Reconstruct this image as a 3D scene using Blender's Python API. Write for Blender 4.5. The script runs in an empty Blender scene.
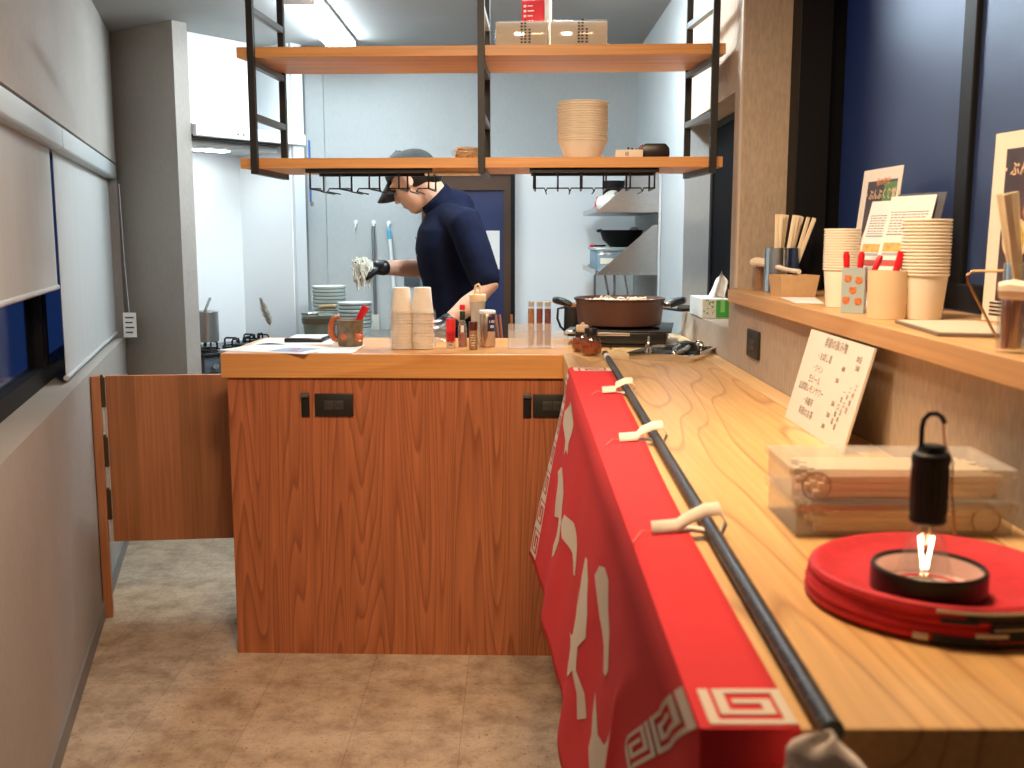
import bpy, bmesh, math, random
import numpy as np
from mathutils import Vector, Matrix, Euler
from math import sin, cos, pi, radians as R
random.seed(7)
C = bpy.context.scene.collection
sc = bpy.context.scene

# ------------------------------------------------------------------ camera, world, lights, exposure
cam_d = bpy.data.cameras.new('camera'); cam = bpy.data.objects.new('camera', cam_d); C.objects.link(cam)
cam.location = (0, 0, 1.30); cam.rotation_euler = (R(90) - math.atan(146/1020), 0, 0)
cam_d.sensor_width = 36; cam_d.lens = 36*1020/1024; cam_d.clip_start = .05
cam_d.dof.use_dof = True; cam_d.dof.focus_distance = 3.25; cam_d.dof.aperture_fstop = 7.0
sc.camera = cam
sc.view_settings.view_transform = 'Standard'; sc.view_settings.look = 'None'
sc.view_settings.gamma = 1; sc.view_settings.use_curve_mapping = False
sc.view_settings.exposure = 0.0
wd = bpy.data.worlds.new('dusk'); sc.world = wd; wd.use_nodes = True
_n = wd.node_tree.nodes; _l = wd.node_tree.links
_bg = _n['Background']; _tc = _n.new('ShaderNodeTexCoord'); _sx = _n.new('ShaderNodeSeparateXYZ'); _rp = _n.new('ShaderNodeValToRGB')
_l.new(_tc.outputs['Generated'], _sx.inputs[0]); _l.new(_sx.outputs['Z'], _rp.inputs[0]); _l.new(_rp.outputs[0], _bg.inputs[0])
_rp.color_ramp.elements[0].position = 0.0; _rp.color_ramp.elements[0].color = (.015, .035, .14, 1)
_rp.color_ramp.elements[1].position = .6; _rp.color_ramp.elements[1].color = (.07, .13, .34, 1)
_bg.inputs['Strength'].default_value = 1.15

def area(name, loc, target, sx, sy, power, col, spread=pi):
    d = bpy.data.lights.new(name, 'AREA'); d.shape = 'RECTANGLE'; d.size = sx; d.size_y = sy
    d.energy = power; d.color = col; d.spread = spread
    o = bpy.data.objects.new(name, d); C.objects.link(o); o.location = loc
    o.rotation_euler = (Vector(target)-Vector(loc)).to_track_quat('-Z', 'Y').to_euler()
    return o
WARM = (1.0, .70, .43)
area('warm_ceiling_lamp_counter', (.26, 1.35, 2.17), (.26, 1.45, 0), .34, .34, 20, WARM, R(158))
area('warm_ceiling_lamp_aisle', (-.22, 1.50, 2.16), (-.12, 2.75, .7), .22, .22, 15, (1.0, .76, .53), R(122))
LED_STRENGTH = 56.0

# ------------------------------------------------------------------ materials
MATS = {}
def nodes(name):
    m = bpy.data.materials.new(name); m.use_nodes = True
    return m, m.node_tree.nodes, m.node_tree.links, m.node_tree.nodes['Principled BSDF']
def mat(name, col, rough=.5, metal=0., noise=0., nscale=40., bump=0., bscale=200., stretch=(1, 1, 1), trans=0., ior=1.45,
        emis=None, estr=0., alpha=1., coat=0., sheen=0., sss=0., spec=.5):
    if name in MATS: return MATS[name]
    m, n, l, b = nodes(name)
    b.inputs['Base Color'].default_value = (*col, 1); b.inputs['Roughness'].default_value = rough
    b.inputs['Metallic'].default_value = metal; b.inputs['Transmission Weight'].default_value = trans
    b.inputs['IOR'].default_value = ior; b.inputs['Alpha'].default_value = alpha; b.inputs['Coat Weight'].default_value = coat
    b.inputs['Sheen Weight'].default_value = sheen; b.inputs['Specular IOR Level'].default_value = spec
    if sss: b.inputs['Subsurface Weight'].default_value = sss; b.inputs['Subsurface Radius'].default_value = (.01, .004, .002)
    if emis: b.inputs['Emission Color'].default_value = (*emis, 1); b.inputs['Emission Strength'].default_value = estr
    tc = n.new('ShaderNodeTexCoord'); mp = n.new('ShaderNodeMapping'); mp.inputs['Scale'].default_value = stretch
    l.new(tc.outputs['Object'], mp.inputs[0])
    nz = n.new('ShaderNodeTexNoise'); nz.inputs['Scale'].default_value = nscale; nz.inputs['Detail'].default_value = 5
    l.new(mp.outputs[0], nz.inputs['Vector'])
    if noise:
        r = n.new('ShaderNodeValToRGB'); l.new(nz.outputs['Fac'], r.inputs[0])
        r.color_ramp.elements[0].position = .3; r.color_ramp.elements[1].position = .7
        r.color_ramp.elements[0].color = (*[c*(1-noise) for c in col], 1)
        r.color_ramp.elements[1].color = (*[min(1, c*(1+noise)) for c in col], 1)
        l.new(r.outputs[0], b.inputs['Base Color'])
    if bump:
        n2 = n.new('ShaderNodeTexNoise'); n2.inputs['Scale'].default_value = bscale; n2.inputs['Detail'].default_value = 3
        l.new(mp.outputs[0], n2.inputs['Vector'])
        bp = n.new('ShaderNodeBump'); bp.inputs['Strength'].default_value = bump; bp.inputs['Distance'].default_value = .002
        l.new(n2.outputs['Fac'], bp.inputs['Height']); l.new(bp.outputs[0], b.inputs['Normal'])
    MATS[name] = m; return m
def wood(name, base, dark, axis, rings=9., scale=1.0, rough=.45, line=.55, fibre=.12, boards=0., coat=0., seed=0., across=2.6, along=.33, sharp=.62):
    """cathedral grain: contour lines of a noise field stretched along the grain axis"""
    m, n, l, b = nodes(name)
    tc = n.new('ShaderNodeTexCoord'); mp = n.new('ShaderNodeMapping')
    s = [across*scale]*3; s['XYZ'.index(axis)] = along*scale
    mp.inputs['Scale'].default_value = s; mp.inputs['Location'].default_value = (seed, seed*1.7, seed*.6)
    l.new(tc.outputs['Object'], mp.inputs[0])
    nz = n.new('ShaderNodeTexNoise'); nz.inputs['Scale'].default_value = 1.5; nz.inputs['Detail'].default_value = 1.5; nz.inputs['Roughness'].default_value = .35
    l.new(mp.outputs[0], nz.inputs['Vector'])
    mu = n.new('ShaderNodeMath'); mu.operation = 'MULTIPLY'; mu.inputs[1].default_value = rings; l.new(nz.outputs['Fac'], mu.inputs[0])
    fr = n.new('ShaderNodeMath'); fr.operation = 'FRACT'; l.new(mu.outputs[0], fr.inputs[0])
    rp = n.new('ShaderNodeValToRGB'); l.new(fr.outputs[0], rp.inputs[0])
    e = rp.color_ramp.elements; e[0].position = 0; e[0].color = (0, 0, 0, 1); e[1].position = sharp; e[1].color = (.35, .35, .35, 1) if sharp < .7 else (.12, .12, .12, 1)
    k = e.new(.9); k.color = (1, 1, 1, 1); k = e.new(1.0); k.color = (0, 0, 0, 1)
    mx = n.new('ShaderNodeMix'); mx.data_type = 'RGBA'; mx.inputs['A'].default_value = (*base, 1); mx.inputs['B'].default_value = (*dark, 1)
    ml = n.new('ShaderNodeMath'); ml.operation = 'MULTIPLY'; ml.inputs[1].default_value = line; l.new(rp.outputs[0], ml.inputs[0]); l.new(ml.outputs[0], mx.inputs['Factor'])
    mp2 = n.new('ShaderNodeMapping'); s2 = [60.]*3; s2['XYZ'.index(axis)] = 1.5; mp2.inputs['Scale'].default_value = s2; l.new(tc.outputs['Object'], mp2.inputs[0])
    n2 = n.new('ShaderNodeTexNoise'); n2.inputs['Scale'].default_value = 2.0; n2.inputs['Detail'].default_value = 4; l.new(mp2.outputs[0], n2.inputs['Vector'])
    mr = n.new('ShaderNodeMapRange'); mr.inputs['From Min'].default_value = .3; mr.inputs['From Max'].default_value = .7
    mr.inputs['To Min'].default_value = 1-fibre; mr.inputs['To Max'].default_value = 1+fibre; l.new(n2.outputs['Fac'], mr.inputs['Value'])
    hv = n.new('ShaderNodeHueSaturation'); l.new(mx.outputs['Result'], hv.inputs['Color'])
    last = mr.outputs[0]
    if boards:      # laminated boards of slightly different tone
        ax = [a for a in 'XYZ' if a != axis]
        sp = n.new('ShaderNodeSeparateXYZ'); l.new(tc.outputs['Object'], sp.inputs[0])
        d = n.new('ShaderNodeMath'); d.operation = 'DIVIDE'; d.inputs[1].default_value = boards; l.new(sp.outputs[ax[0]], d.inputs[0])
        fl = n.new('ShaderNodeMath'); fl.operation = 'FLOOR'; l.new(d.outputs[0], fl.inputs[0])
        wn = n.new('ShaderNodeTexWhiteNoise'); wn.noise_dimensions = '1D'; l.new(fl.outputs[0], wn.inputs['W'])
        m3 = n.new('ShaderNodeMapRange'); m3.inputs['To Min'].default_value = .86; m3.inputs['To Max'].default_value = 1.12; l.new(wn.outputs['Value'], m3.inputs['Value'])
        mm = n.new('ShaderNodeMath'); mm.operation = 'MULTIPLY'; l.new(m3.outputs[0], mm.inputs[0]); l.new(last, mm.inputs[1]); last = mm.outputs[0]
    l.new(last, hv.inputs['Value']); l.new(hv.outputs[0], b.inputs['Base Color'])
    b.inputs['Roughness'].default_value = rough; b.inputs['Coat Weight'].default_value = coat; b.inputs['Coat Roughness'].default_value = .25
    bp = n.new('ShaderNodeBump'); bp.inputs['Strength'].default_value = .06; l.new(n2.outputs['Fac'], bp.inputs['Height']); l.new(bp.outputs[0], b.inputs['Normal'])
    MATS[name] = m; return m
def wallpaper(name, col, amp=.10):
    m, n, l, b = nodes(name)
    tc = n.new('ShaderNodeTexCoord'); mp = n.new('ShaderNodeMapping'); mp.inputs['Scale'].default_value = (55, 55, 14); l.new(tc.outputs['Object'], mp.inputs[0])
    a = n.new('ShaderNodeTexNoise'); a.inputs['Scale'].default_value = 3; a.inputs['Detail'].default_value = 4; l.new(mp.outputs[0], a.inputs['Vector'])
    c = n.new('ShaderNodeTexNoise'); c.inputs['Scale'].default_value = 3.0; c.inputs['Detail'].default_value = 3; l.new(tc.outputs['Object'], c.inputs['Vector'])
    ad = n.new('ShaderNodeMath'); ad.operation = 'ADD'; l.new(a.outputs['Fac'], ad.inputs[0]); l.new(c.outputs['Fac'], ad.inputs[1])
    r = n.new('ShaderNodeValToRGB'); r.color_ramp.elements[0].position = .33; r.color_ramp.elements[1].position = .67
    hf = n.new('ShaderNodeMath'); hf.operation = 'MULTIPLY'; hf.inputs[1].default_value = .5; l.new(ad.outputs[0], hf.inputs[0]); l.new(hf.outputs[0], r.inputs[0])
    r.color_ramp.elements[0].color = (*[x*(1-amp) for x in col], 1); r.color_ramp.elements[1].color = (*[x*(1+amp) for x in col], 1)
    l.new(r.outputs[0], b.inputs['Base Color']); b.inputs['Roughness'].default_value = .85
    bp = n.new('ShaderNodeBump'); bp.inputs['Strength'].default_value = .35; bp.inputs['Distance'].default_value = .002
    l.new(a.outputs['Fac'], bp.inputs['Height']); l.new(bp.outputs[0], b.inputs['Normal'])
    MATS[name] = m; return m
def floor_mat():
    m, n, l, b = nodes('travertine_vinyl_tile')
    tc = n.new('ShaderNodeTexCoord')
    a = n.new('ShaderNodeTexNoise'); a.inputs['Scale'].default_value = 9; a.inputs['Detail'].default_value = 9; a.inputs['Roughness'].default_value = .74; l.new(tc.outputs['Object'], a.inputs['Vector'])
    r = n.new('ShaderNodeValToRGB'); e = r.color_ramp.elements; e[0].position = .34; e[0].color = (.32, .22, .14, 1); e[1].position = .60; e[1].color = (.60, .46, .32, 1); l.new(a.outputs['Fac'], r.inputs[0])
    mp = n.new('ShaderNodeMapping'); mp.inputs['Scale'].default_value = (1.3, .8, 1); l.new(tc.outputs['Object'], mp.inputs[0])
    p = n.new('ShaderNodeTexNoise'); p.inputs['Scale'].default_value = 85; p.inputs['Detail'].default_value = 4; l.new(mp.outputs[0], p.inputs['Vector'])
    pr = n.new('ShaderNodeValToRGB'); pr.color_ramp.elements[0].position = .27; pr.color_ramp.elements[0].color = (.5, .44, .40, 1); pr.color_ramp.elements[1].position = .40; pr.color_ramp.elements[1].color = (1, 1, 1, 1); l.new(p.outputs['Fac'], pr.inputs[0])
    mx = n.new('ShaderNodeMix'); mx.data_type = 'RGBA'; mx.blend_type = 'MULTIPLY'; mx.inputs['Factor'].default_value = 1; l.new(r.outputs[0], mx.inputs['A']); l.new(pr.outputs[0], mx.inputs['B'])
    bm = n.new('ShaderNodeMapping'); bm.inputs['Rotation'].default_value = (0, 0, R(90)); bm.inputs['Location'].default_value = (-.05, -.155+.29*4, 0); l.new(tc.outputs['Object'], bm.inputs[0])
    bt = n.new('ShaderNodeTexBrick'); bt.inputs['Scale'].default_value = 1; bt.inputs['Brick Width'].default_value = .58; bt.inputs['Row Height'].default_value = .29; bt.inputs['Mortar Size'].default_value = .0011; bt.inputs['Mortar Smooth'].default_value = .4
    bt.inputs['Color1'].default_value = (1, 1, 1, 1); bt.inputs['Color2'].default_value = (.9, .9, .9, 1); bt.inputs['Mortar'].default_value = (.62, .57, .52, 1); l.new(bm.outputs[0], bt.inputs['Vector'])
    m2 = n.new('ShaderNodeMix'); m2.data_type = 'RGBA'; m2.blend_type = 'MULTIPLY'; m2.inputs['Factor'].default_value = 1; l.new(mx.outputs['Result'], m2.inputs['A']); l.new(bt.outputs['Color'], m2.inputs['B'])
    l.new(m2.outputs['Result'], b.inputs['Base Color']); b.inputs['Roughness'].default_value = .6
    bp = n.new('ShaderNodeBump'); bp.inputs['Strength'].default_value = .2; bp.inputs['Distance'].default_value = .002; l.new(pr.outputs[0], bp.inputs['Height']); l.new(bp.outputs[0], b.inputs['Normal'])
    return m
def frosted(name, tint, trans=.45, gloss=.25):
    """obscure window glass: lets the dusk through diffusely and shines softly"""
    m, n, l, b = nodes(name); n.remove(b); out = n['Material Output']
    t = n.new('ShaderNodeBsdfTranslucent'); t.inputs['Color'].default_value = (*tint, 1)
    d = n.new('ShaderNodeBsdfDiffuse'); d.inputs['Color'].default_value = (.02, .03, .045, 1)
    g = n.new('ShaderNodeBsdfGlossy'); g.inputs['Roughness'].default_value = .38; g.inputs['Color'].default_value = (.7, .75, .85, 1)
    tc = n.new('ShaderNodeTexCoord'); nz = n.new('ShaderNodeTexNoise'); nz.inputs['Scale'].default_value = 260; l.new(tc.outputs['Object'], nz.inputs['Vector'])
    bp = n.new('ShaderNodeBump'); bp.inputs['Strength'].default_value = .5; bp.inputs['Distance'].default_value = .002; l.new(nz.outputs['Fac'], bp.inputs['Height'])
    l.new(bp.outputs[0], g.inputs['Normal']); l.new(bp.outputs[0], d.inputs['Normal'])
    a = n.new('ShaderNodeMixShader'); a.inputs[0].default_value = trans; l.new(d.outputs[0], a.inputs[1]); l.new(t.outputs[0], a.inputs[2])
    c = n.new('ShaderNodeMixShader'); c.inputs[0].default_value = gloss; l.new(a.outputs[0], c.inputs[1]); l.new(g.outputs[0], c.inputs[2])
    l.new(c.outputs[0], out.inputs['Surface']); MATS[name] = m; return m
def clear(name, tint=(.95, .97, .97), gloss=.10, haze=0., hazecol=(.8, .8, .8)):
    """thin clear plastic or pane: see-through, with a reflection and optional milkiness"""
    m, n, l, b = nodes(name); n.remove(b); out = n['Material Output']
    t = n.new('ShaderNodeBsdfTransparent'); t.inputs[0].default_value = (*tint, 1)
    g = n.new('ShaderNodeBsdfGlossy'); g.inputs['Roughness'].default_value = .08
    c = n.new('ShaderNodeMixShader'); c.inputs[0].default_value = gloss; l.new(t.outputs[0], c.inputs[1]); l.new(g.outputs[0], c.inputs[2]); last = c
    if haze:
        d = n.new('ShaderNodeBsdfDiffuse'); d.inputs[0].default_value = (*hazecol, 1)
        h = n.new('ShaderNodeMixShader'); h.inputs[0].default_value = haze; l.new(c.outputs[0], h.inputs[1]); l.new(d.outputs[0], h.inputs[2]); last = h
    l.new(last.outputs[0], out.inputs['Surface']); MATS[name] = m; return m

M_wall = wallpaper('grey_wallpaper', (.38, .35, .315))
M_wallr = wallpaper('sand_wallpaper', (.42, .34, .26), .2)
M_wallk = wallpaper('kitchen_grey_wallpaper', (.42, .45, .455), .06)
M_ceil = wallpaper('ceiling_wallpaper', (.33, .33, .32), .06)
M_dark = wallpaper('dark_shop_wall', (.03, .026, .022))
M_floor = floor_mat()
M_panelw = mat('white_kitchen_panel', (.84, .88, .90), .35)
M_white = mat('white_enamel', (.82, .84, .84), .35)
M_base = mat('grey_vinyl_baseboard', (.22, .21, .20), .6)
M_black = mat('black_aluminium', (.008, .008, .009), .5, spec=.2)
M_blackm = mat('black_powder_coat', (.014, .013, .013), .5, noise=.2)
M_blackp = mat('black_plastic', (.012, .012, .012), .35)
M_steel = mat('brushed_steel', (.55, .55, .54), .28, 1.0, noise=.12, nscale=30, stretch=(1, 1, 30))
M_chrome = mat('polished_steel', (.75, .75, .74), .12, 1.0)
M_brass = mat('brass_wire', (.42, .30, .16), .3, 1.0)
M_bronze = mat('dark_bronze_hinge', (.12, .085, .05), .4, .8)
M_cyp = wood('cypress_panel', (.47, .150, .056), (.19, .044, .016), 'Z', rings=30, line=.62, fibre=.16, seed=3.1, across=5.4, along=.27)
M_slabx = wood('cypress_slab_left', (.72, .34, .105), (.50, .18, .045), 'X', rings=6, line=.5, seed=1.3, rough=.33, coat=.2)
M_slaby = wood('cypress_slab_right', (.74, .45, .175), (.32, .10, .03), 'Y', rings=12, line=.52, sharp=.78, seed=5.2, rough=.36, coat=.2, across=3.2, along=.5)
M_strip = wood('pale_pine_strip', (.78, .54, .27), (.5, .24, .09), 'Y', rings=6, line=.3, seed=9, rough=.4)
M_ledge = wood('ledge_pine', (.60, .36, .155), (.44, .21, .07), 'Y', rings=8, line=.5, seed=2, rough=.4)
M_shelf = wood('shelf_pine', (.72, .36, .12), (.52, .21, .058), 'X', rings=8, line=.5, seed=4, rough=.45)
M_flap = wood('flap_door_veneer', (.42, .165, .065), (.30, .10, .036), 'Z', rings=10, line=.4, fibre=.16, boards=.07, seed=8)
M_chop = mat('aspen_chopstick', (.86, .73, .51), .6, noise=.12, nscale=12, stretch=(60, 60, 2))
M_kraft = mat('kraft_card', (.58, .38, .20), .8, noise=.06, nscale=60)
M_cup = mat('bamboo_paper_cup', (.88, .79, .66), .7, noise=.03)
M_cupc = mat('cream_paper_cup', (.84, .79, .66), .7)
M_bowlp = mat('kraft_paper_bowl', (.90, .82, .68), .7, noise=.04)
M_paper = mat('white_paper', (.82, .81, .78), .8)
M_paperc = mat('cream_paper', (.78, .70, .58), .8)
M_red = mat('red_cotton', (.70, .030, .036), .9, bump=.15, bscale=900)
M_redp = mat('red_plastic', (.62, .012, .02), .35)
M_ivory = mat('ivory_print', (.72, .62, .50), .85)
M_ink = mat('black_ink', (.02, .02, .022), .7)
M_bag = clear('crinkled_clear_bag', (.99, .99, .99), .13, .07, (.9, .88, .85))
M_box = clear('clear_polypropylene', (.98, .98, .97), .08, .13, (.88, .86, .82))
M_acr = clear('frosted_acrylic', (.98, .98, .98), .05, .24, (.82, .81, .80))
M_glass = clear('clear_glass', (.96, .97, .97), .10)
M_pane = clear('window_pane', (.75, .84, .86), .30)
M_frost = frosted('obscure_glass', (.50, .66, .84), .62, .18)
M_skin = mat('skin', (.62, .36, .25), .55, sss=.05)
M_navy = mat('navy_cotton', (.006, .009, .028), .9, noise=.25, nscale=25, spec=.2)
M_trouser = mat('black_trouser', (.012, .012, .014), .85)
M_cap = mat('black_cap_cotton', (.040, .040, .038), .8, noise=.2)
M_hair = mat('black_hair', (.012, .009, .008), .5, noise=.3, nscale=90)
M_glove = mat('black_nitrile', (.010, .011, .012), .35)

# ------------------------------------------------------------------ mesh building
class G:
    def __init__(s): s.v = []; s.f = []
    def add(s, vs, fs):
        o = len(s.v); s.v += [tuple(p) for p in vs]; s.f += [[i+o for i in f] for f in fs]; return s
    def bx(s, x0, x1, y0, y1, z0, z1):
        vs = [(x, y, z) for z in (z0, z1) for y in (y0, y1) for x in (x0, x1)]
        return s.add(vs, [(0, 2, 3, 1), (4, 5, 7, 6), (0, 1, 5, 4), (2, 6, 7, 3), (0, 4, 6, 2), (1, 3, 7, 5)])
    def box(s, c, d, rz=0., rx=0., ry=0.):
        m = Euler((rx, ry, rz)).to_matrix(); vs = []
        for z in (-.5, .5):
            for y in (-.5, .5):
                for x in (-.5, .5): vs.append(Vector(c)+m @ Vector((x*d[0], y*d[1], z*d[2])))
        return s.add(vs, [(0, 2, 3, 1), (4, 5, 7, 6), (0, 1, 5, 4), (2, 6, 7, 3), (0, 4, 6, 2), (1, 3, 7, 5)])
    def prism(s, poly, z0, z1):
        a = sum(poly[i][0]*poly[(i+1) % len(poly)][1]-poly[(i+1) % len(poly)][0]*poly[i][1] for i in range(len(poly)))
        if a < 0: poly = poly[::-1]
        n = len(poly); vs = [(x, y, z0) for x, y in poly]+[(x, y, z1) for x, y in poly]
        return s.add(vs, [list(range(n))[::-1], list(range(n, 2*n))]+[(i, (i+1) % n, n+(i+1) % n, n+i) for i in range(n)])
    def ext(s, pts, vec):
        n = len(pts); v = Vector(vec); vs = [Vector(p) for p in pts]+[Vector(p)+v for p in pts]
        return s.add(vs, [list(range(n))[::-1], list(range(n, 2*n))]+[(i, (i+1) % n, n+(i+1) % n, n+i) for i in range(n)])
    def lathe(s, prof, c=(0, 0, 0), n=24, closed=False, sq=(1, 1)):
        vs = []; fs = []; k = len(prof)
        for r, z in prof:
            for i in range(n): vs.append((c[0]+sq[0]*max(r, 1e-5)*cos(2*pi*i/n), c[1]+sq[1]*max(r, 1e-5)*sin(2*pi*i/n), c[2]+z))
        for j in range(k if closed else k-1):
            for i in range(n):
                a, b2 = j*n, ((j+1) % k)*n; fs.append((a+i, a+(i+1) % n, b2+(i+1) % n, b2+i))
        return s.add(vs, fs)
    def tube(s, pts, r=.01, n=8, closed=False, cap=True):
        pts = [Vector(p) for p in pts]; m = len(pts); rs = r if isinstance(r, (list, tuple)) else [r]*m
        vs = []; fs = []; up = None
        for i, p in enumerate(pts):
            if closed: t = pts[(i+1) % m]-pts[i-1]
            else: t = pts[min(i+1, m-1)]-pts[max(i-1, 0)]
            if t.length < 1e-9: t = Vector((0, 0, 1))
            t.normalize()
            if up is None: up = t.orthogonal().normalized()
            else:
                up = up-t*up.dot(t)
                if up.length < 1e-6: up = t.orthogonal()
                up.normalize()
            w = t.cross(up)
            for k in range(n): a = 2*pi*k/n; vs.append(p+up*(rs[i]*cos(a))+w*(rs[i]*sin(a)))
        for i in range(m if closed else m-1):
            a, b2 = i*n, ((i+1) % m)*n
            for k in range(n): fs.append((a+k, a+(k+1) % n, b2+(k+1) % n, b2+k))
        if cap and not closed: fs.append(list(range(n))[::-1]); fs.append([(m-1)*n+k for k in range(n)])
        return s.add(vs, fs)
    def ball(s, c, r, n=16, m=10, rot=None):
        if not isinstance(r, (tuple, list)): r = (r, r, r)
        q = rot if rot is not None else Matrix.Identity(3); vs = []; fs = []
        for j in range(m+1):
            th = pi*j/m
            for i in range(n):
                p = Vector((r[0]*max(sin(th), 1e-4)*cos(2*pi*i/n), r[1]*max(sin(th), 1e-4)*sin(2*pi*i/n), -r[2]*cos(th)))
                vs.append(Vector(c)+q @ p)
        for j in range(m):
            for i in range(n): fs.append((j*n+i, j*n+(i+1) % n, (j+1)*n+(i+1) % n, (j+1)*n+i))
        return s.add(vs, fs)
    def grid(s, fn, us, vs_, thick=0.):
        a, b2 = len(us), len(vs_); P = [fn(u, v) for u in us for v in vs_]
        return s.add(P, [(i*b2+j, (i+1)*b2+j, (i+1)*b2+j+1, i*b2+j+1) for i in range(a-1) for j in range(b2-1)])
    def make(s, name, m, parent=None, smooth=True, bevel=0., seg=2, loc=None, solid=0., ang=35):
        me = bpy.data.meshes.new(name); me.from_pydata(s.v, [], s.f); me.update()
        bm = bmesh.new(); bm.from_mesh(me)
        bmesh.ops.remove_doubles(bm, verts=bm.verts, dist=1e-6)
        bmesh.ops.recalc_face_normals(bm, faces=bm.faces)
        if bevel:
            es = [e for e in bm.edges if len(e.link_faces) == 2 and e.calc_face_angle(0) > R(30)]
            bmesh.ops.bevel(bm, geom=es, offset=bevel, segments=seg, affect='EDGES', profile=.5, clamp_overlap=True)
        bm.to_mesh(me); bm.free()
        if smooth:
            for p in me.polygons: p.use_smooth = True
            me.set_sharp_from_angle(angle=R(ang))
        me.materials.append(m); o = bpy.data.objects.new(name, me); C.objects.link(o)
        if solid:
            md = o.modifiers.new('thickness', 'SOLIDIFY'); md.thickness = solid; md.offset = 0
        if parent is not None: o.parent = parent
        if loc is not None: o.location = loc
        return o
def tag(o, label, cat, group=None):
    o['label'] = label; o['category'] = cat
    if group: o['group'] = group
    return o
def thing(name, label, cat, loc=(0, 0, 0), rz=0., group=None, rot=None):
    o = bpy.data.objects.new(name, None); C.objects.link(o); o.empty_display_size = .05
    o.location = loc; o.rotation_euler = rot if rot else (0, 0, rz); return tag(o, label, cat, group)
def struct(o, parent=None):
    if parent is None: o['kind'] = 'structure'
    return o
def dup(o, loc=None, label=None, group=None, rot=None, parent=None):
    kids = list(o.children); c = o.copy(); C.objects.link(c)
    if parent is not None: c.parent = parent
    if loc is not None: c.location = loc
    if rot is not None: c.rotation_euler = rot
    if label: c['label'] = label
    if group: c['group'] = group
    for k in kids: dup(k, parent=c)
    return c
def text(s, size, m, parent, mw, name='lettering', bold=0.0, align='LEFT', spacing=1.0, xscale=1.0):
    cu = bpy.data.curves.new('t', 'FONT'); cu.body = s; cu.size = size; cu.align_x = align; cu.offset = bold*size; cu.resolution_u = 2
    cu.space_character = spacing
    o = bpy.data.objects.new('t', cu); C.objects.link(o); dg = bpy.context.evaluated_depsgraph_get()
    me = bpy.data.meshes.new_from_object(o.evaluated_get(dg)); bpy.data.objects.remove(o); bpy.data.curves.remove(cu)
    me.transform(mw @ Matrix.Diagonal((xscale, 1, 1, 1))); me.materials.clear(); me.materials.append(m)
    p = bpy.data.objects.new(name, me); C.objects.link(p); p.parent = parent; return p
def frame(o, x, y):       # matrix with given origin, x and y axes (local text frame)
    x = Vector(x).normalized(); y = Vector(y).normalized(); z = x.cross(y)
    return Matrix(((x[0], y[0], z[0], o[0]), (x[1], y[1], z[1], o[1]), (x[2], y[2], z[2], o[2]), (0, 0, 0, 1)))
def polyfill(pts2, fn, cuts=2):
    """a flat outline triangulated, subdivided and mapped through fn(u,v)"""
    bm = bmesh.new(); f = bm.faces.new([bm.verts.new((u, v, 0)) for u, v in pts2])
    bmesh.ops.triangulate(bm, faces=[f])
    for _ in range(cuts): bmesh.ops.subdivide_edges(bm, edges=[e for e in bm.edges if e.calc_length() > .03], cuts=1, use_grid_fill=True)
    bmesh.ops.triangulate(bm, faces=bm.faces); bm.verts.index_update()
    vs = [fn(v.co.x, v.co.y) for v in bm.verts]; fs = [[v.index for v in f.verts] for f in bm.faces]; bm.free(); return vs, fs

# ------------------------------------------------------------------ the room
CEIL = 2.20; XR = .61; YB = 5.15; YF = -.8
LD = Vector((-.272, .962, 0)).normalized(); LN = Vector((LD.y, -LD.x, 0)); L0 = Vector((-1.127, 2.367, 0))   # left wall: along, into room
def LP(s, o, z=0.): p = L0+LD*s+LN*o; return (p.x, p.y, z)
SA, SB = -3.3, 2.56                 # left wall runs
struct(G().prism([(-2.8, YF-.05), (1.1, YF-.05), (1.1, YB+1.2), (-2.8, YB+1.2)], -.06, 0).make('floor', M_floor))
struct(G().prism([(-2.8, YF-.05), (1.1, YF-.05), (1.1, YB+1.2), (-2.8, YB+1.2)], CEIL, CEIL+.06).make('ceiling', M_ceil))
SILL = .852; WTOP = 1.632; WD = -.09   # window sill height, head height, recess
g = G()
def lbox(s0, s1, o0, o1, z0, z1, gg=None):
    gg = gg or g; return gg.prism([LP(s0, o0)[:2], LP(s1, o0)[:2], LP(s1, o1)[:2], LP(s0, o1)[:2]], z0, z1)
lbox(SA, 4.1, -.20, 0, 0, SILL); lbox(SA, 4.1, -.20, 0, WTOP, CEIL); lbox(SA, -1.9, -.20, 0, SILL, WTOP); lbox(2.42, 4.1, -.20, 0, SILL, WTOP)
struct(g.make('wall_left', M_wall, smooth=False))
g = G(); lbox(SA+.6, 2.50, 0, .008, 0, .06); struct(g.make('baseboard_left', M_base, smooth=False))
# left window: black sliding frame with clear panes, dusk outside
w1 = bpy.data.objects.new('window_1', None); C.objects.link(w1); w1['kind'] = 'structure'
g = G()
for a, b2, z0, z1 in [(-1.9, 2.42, SILL, SILL+.055), (-1.9, 2.42, WTOP-.05, WTOP), (-1.9, -1.86, SILL, WTOP), (2.37, 2.42, SILL, WTOP), (.78, .83, SILL, WTOP), (.86, .90, SILL, WTOP), (-.6, -.55, SILL, WTOP)]:
    lbox(a, b2, WD-.05, WD-.005, z0, z1)
g.make('window_frame', M_black, w1, smooth=False, bevel=.003)
for a, b2 in [(-1.87, -.56), (-.56, .82), (.82, 2.39)]:
    g = G(); lbox(a, b2, WD-.030, WD-.026, SILL+.04, WTOP-.03); g.make('pane', M_pane, w1, smooth=False)
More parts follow.
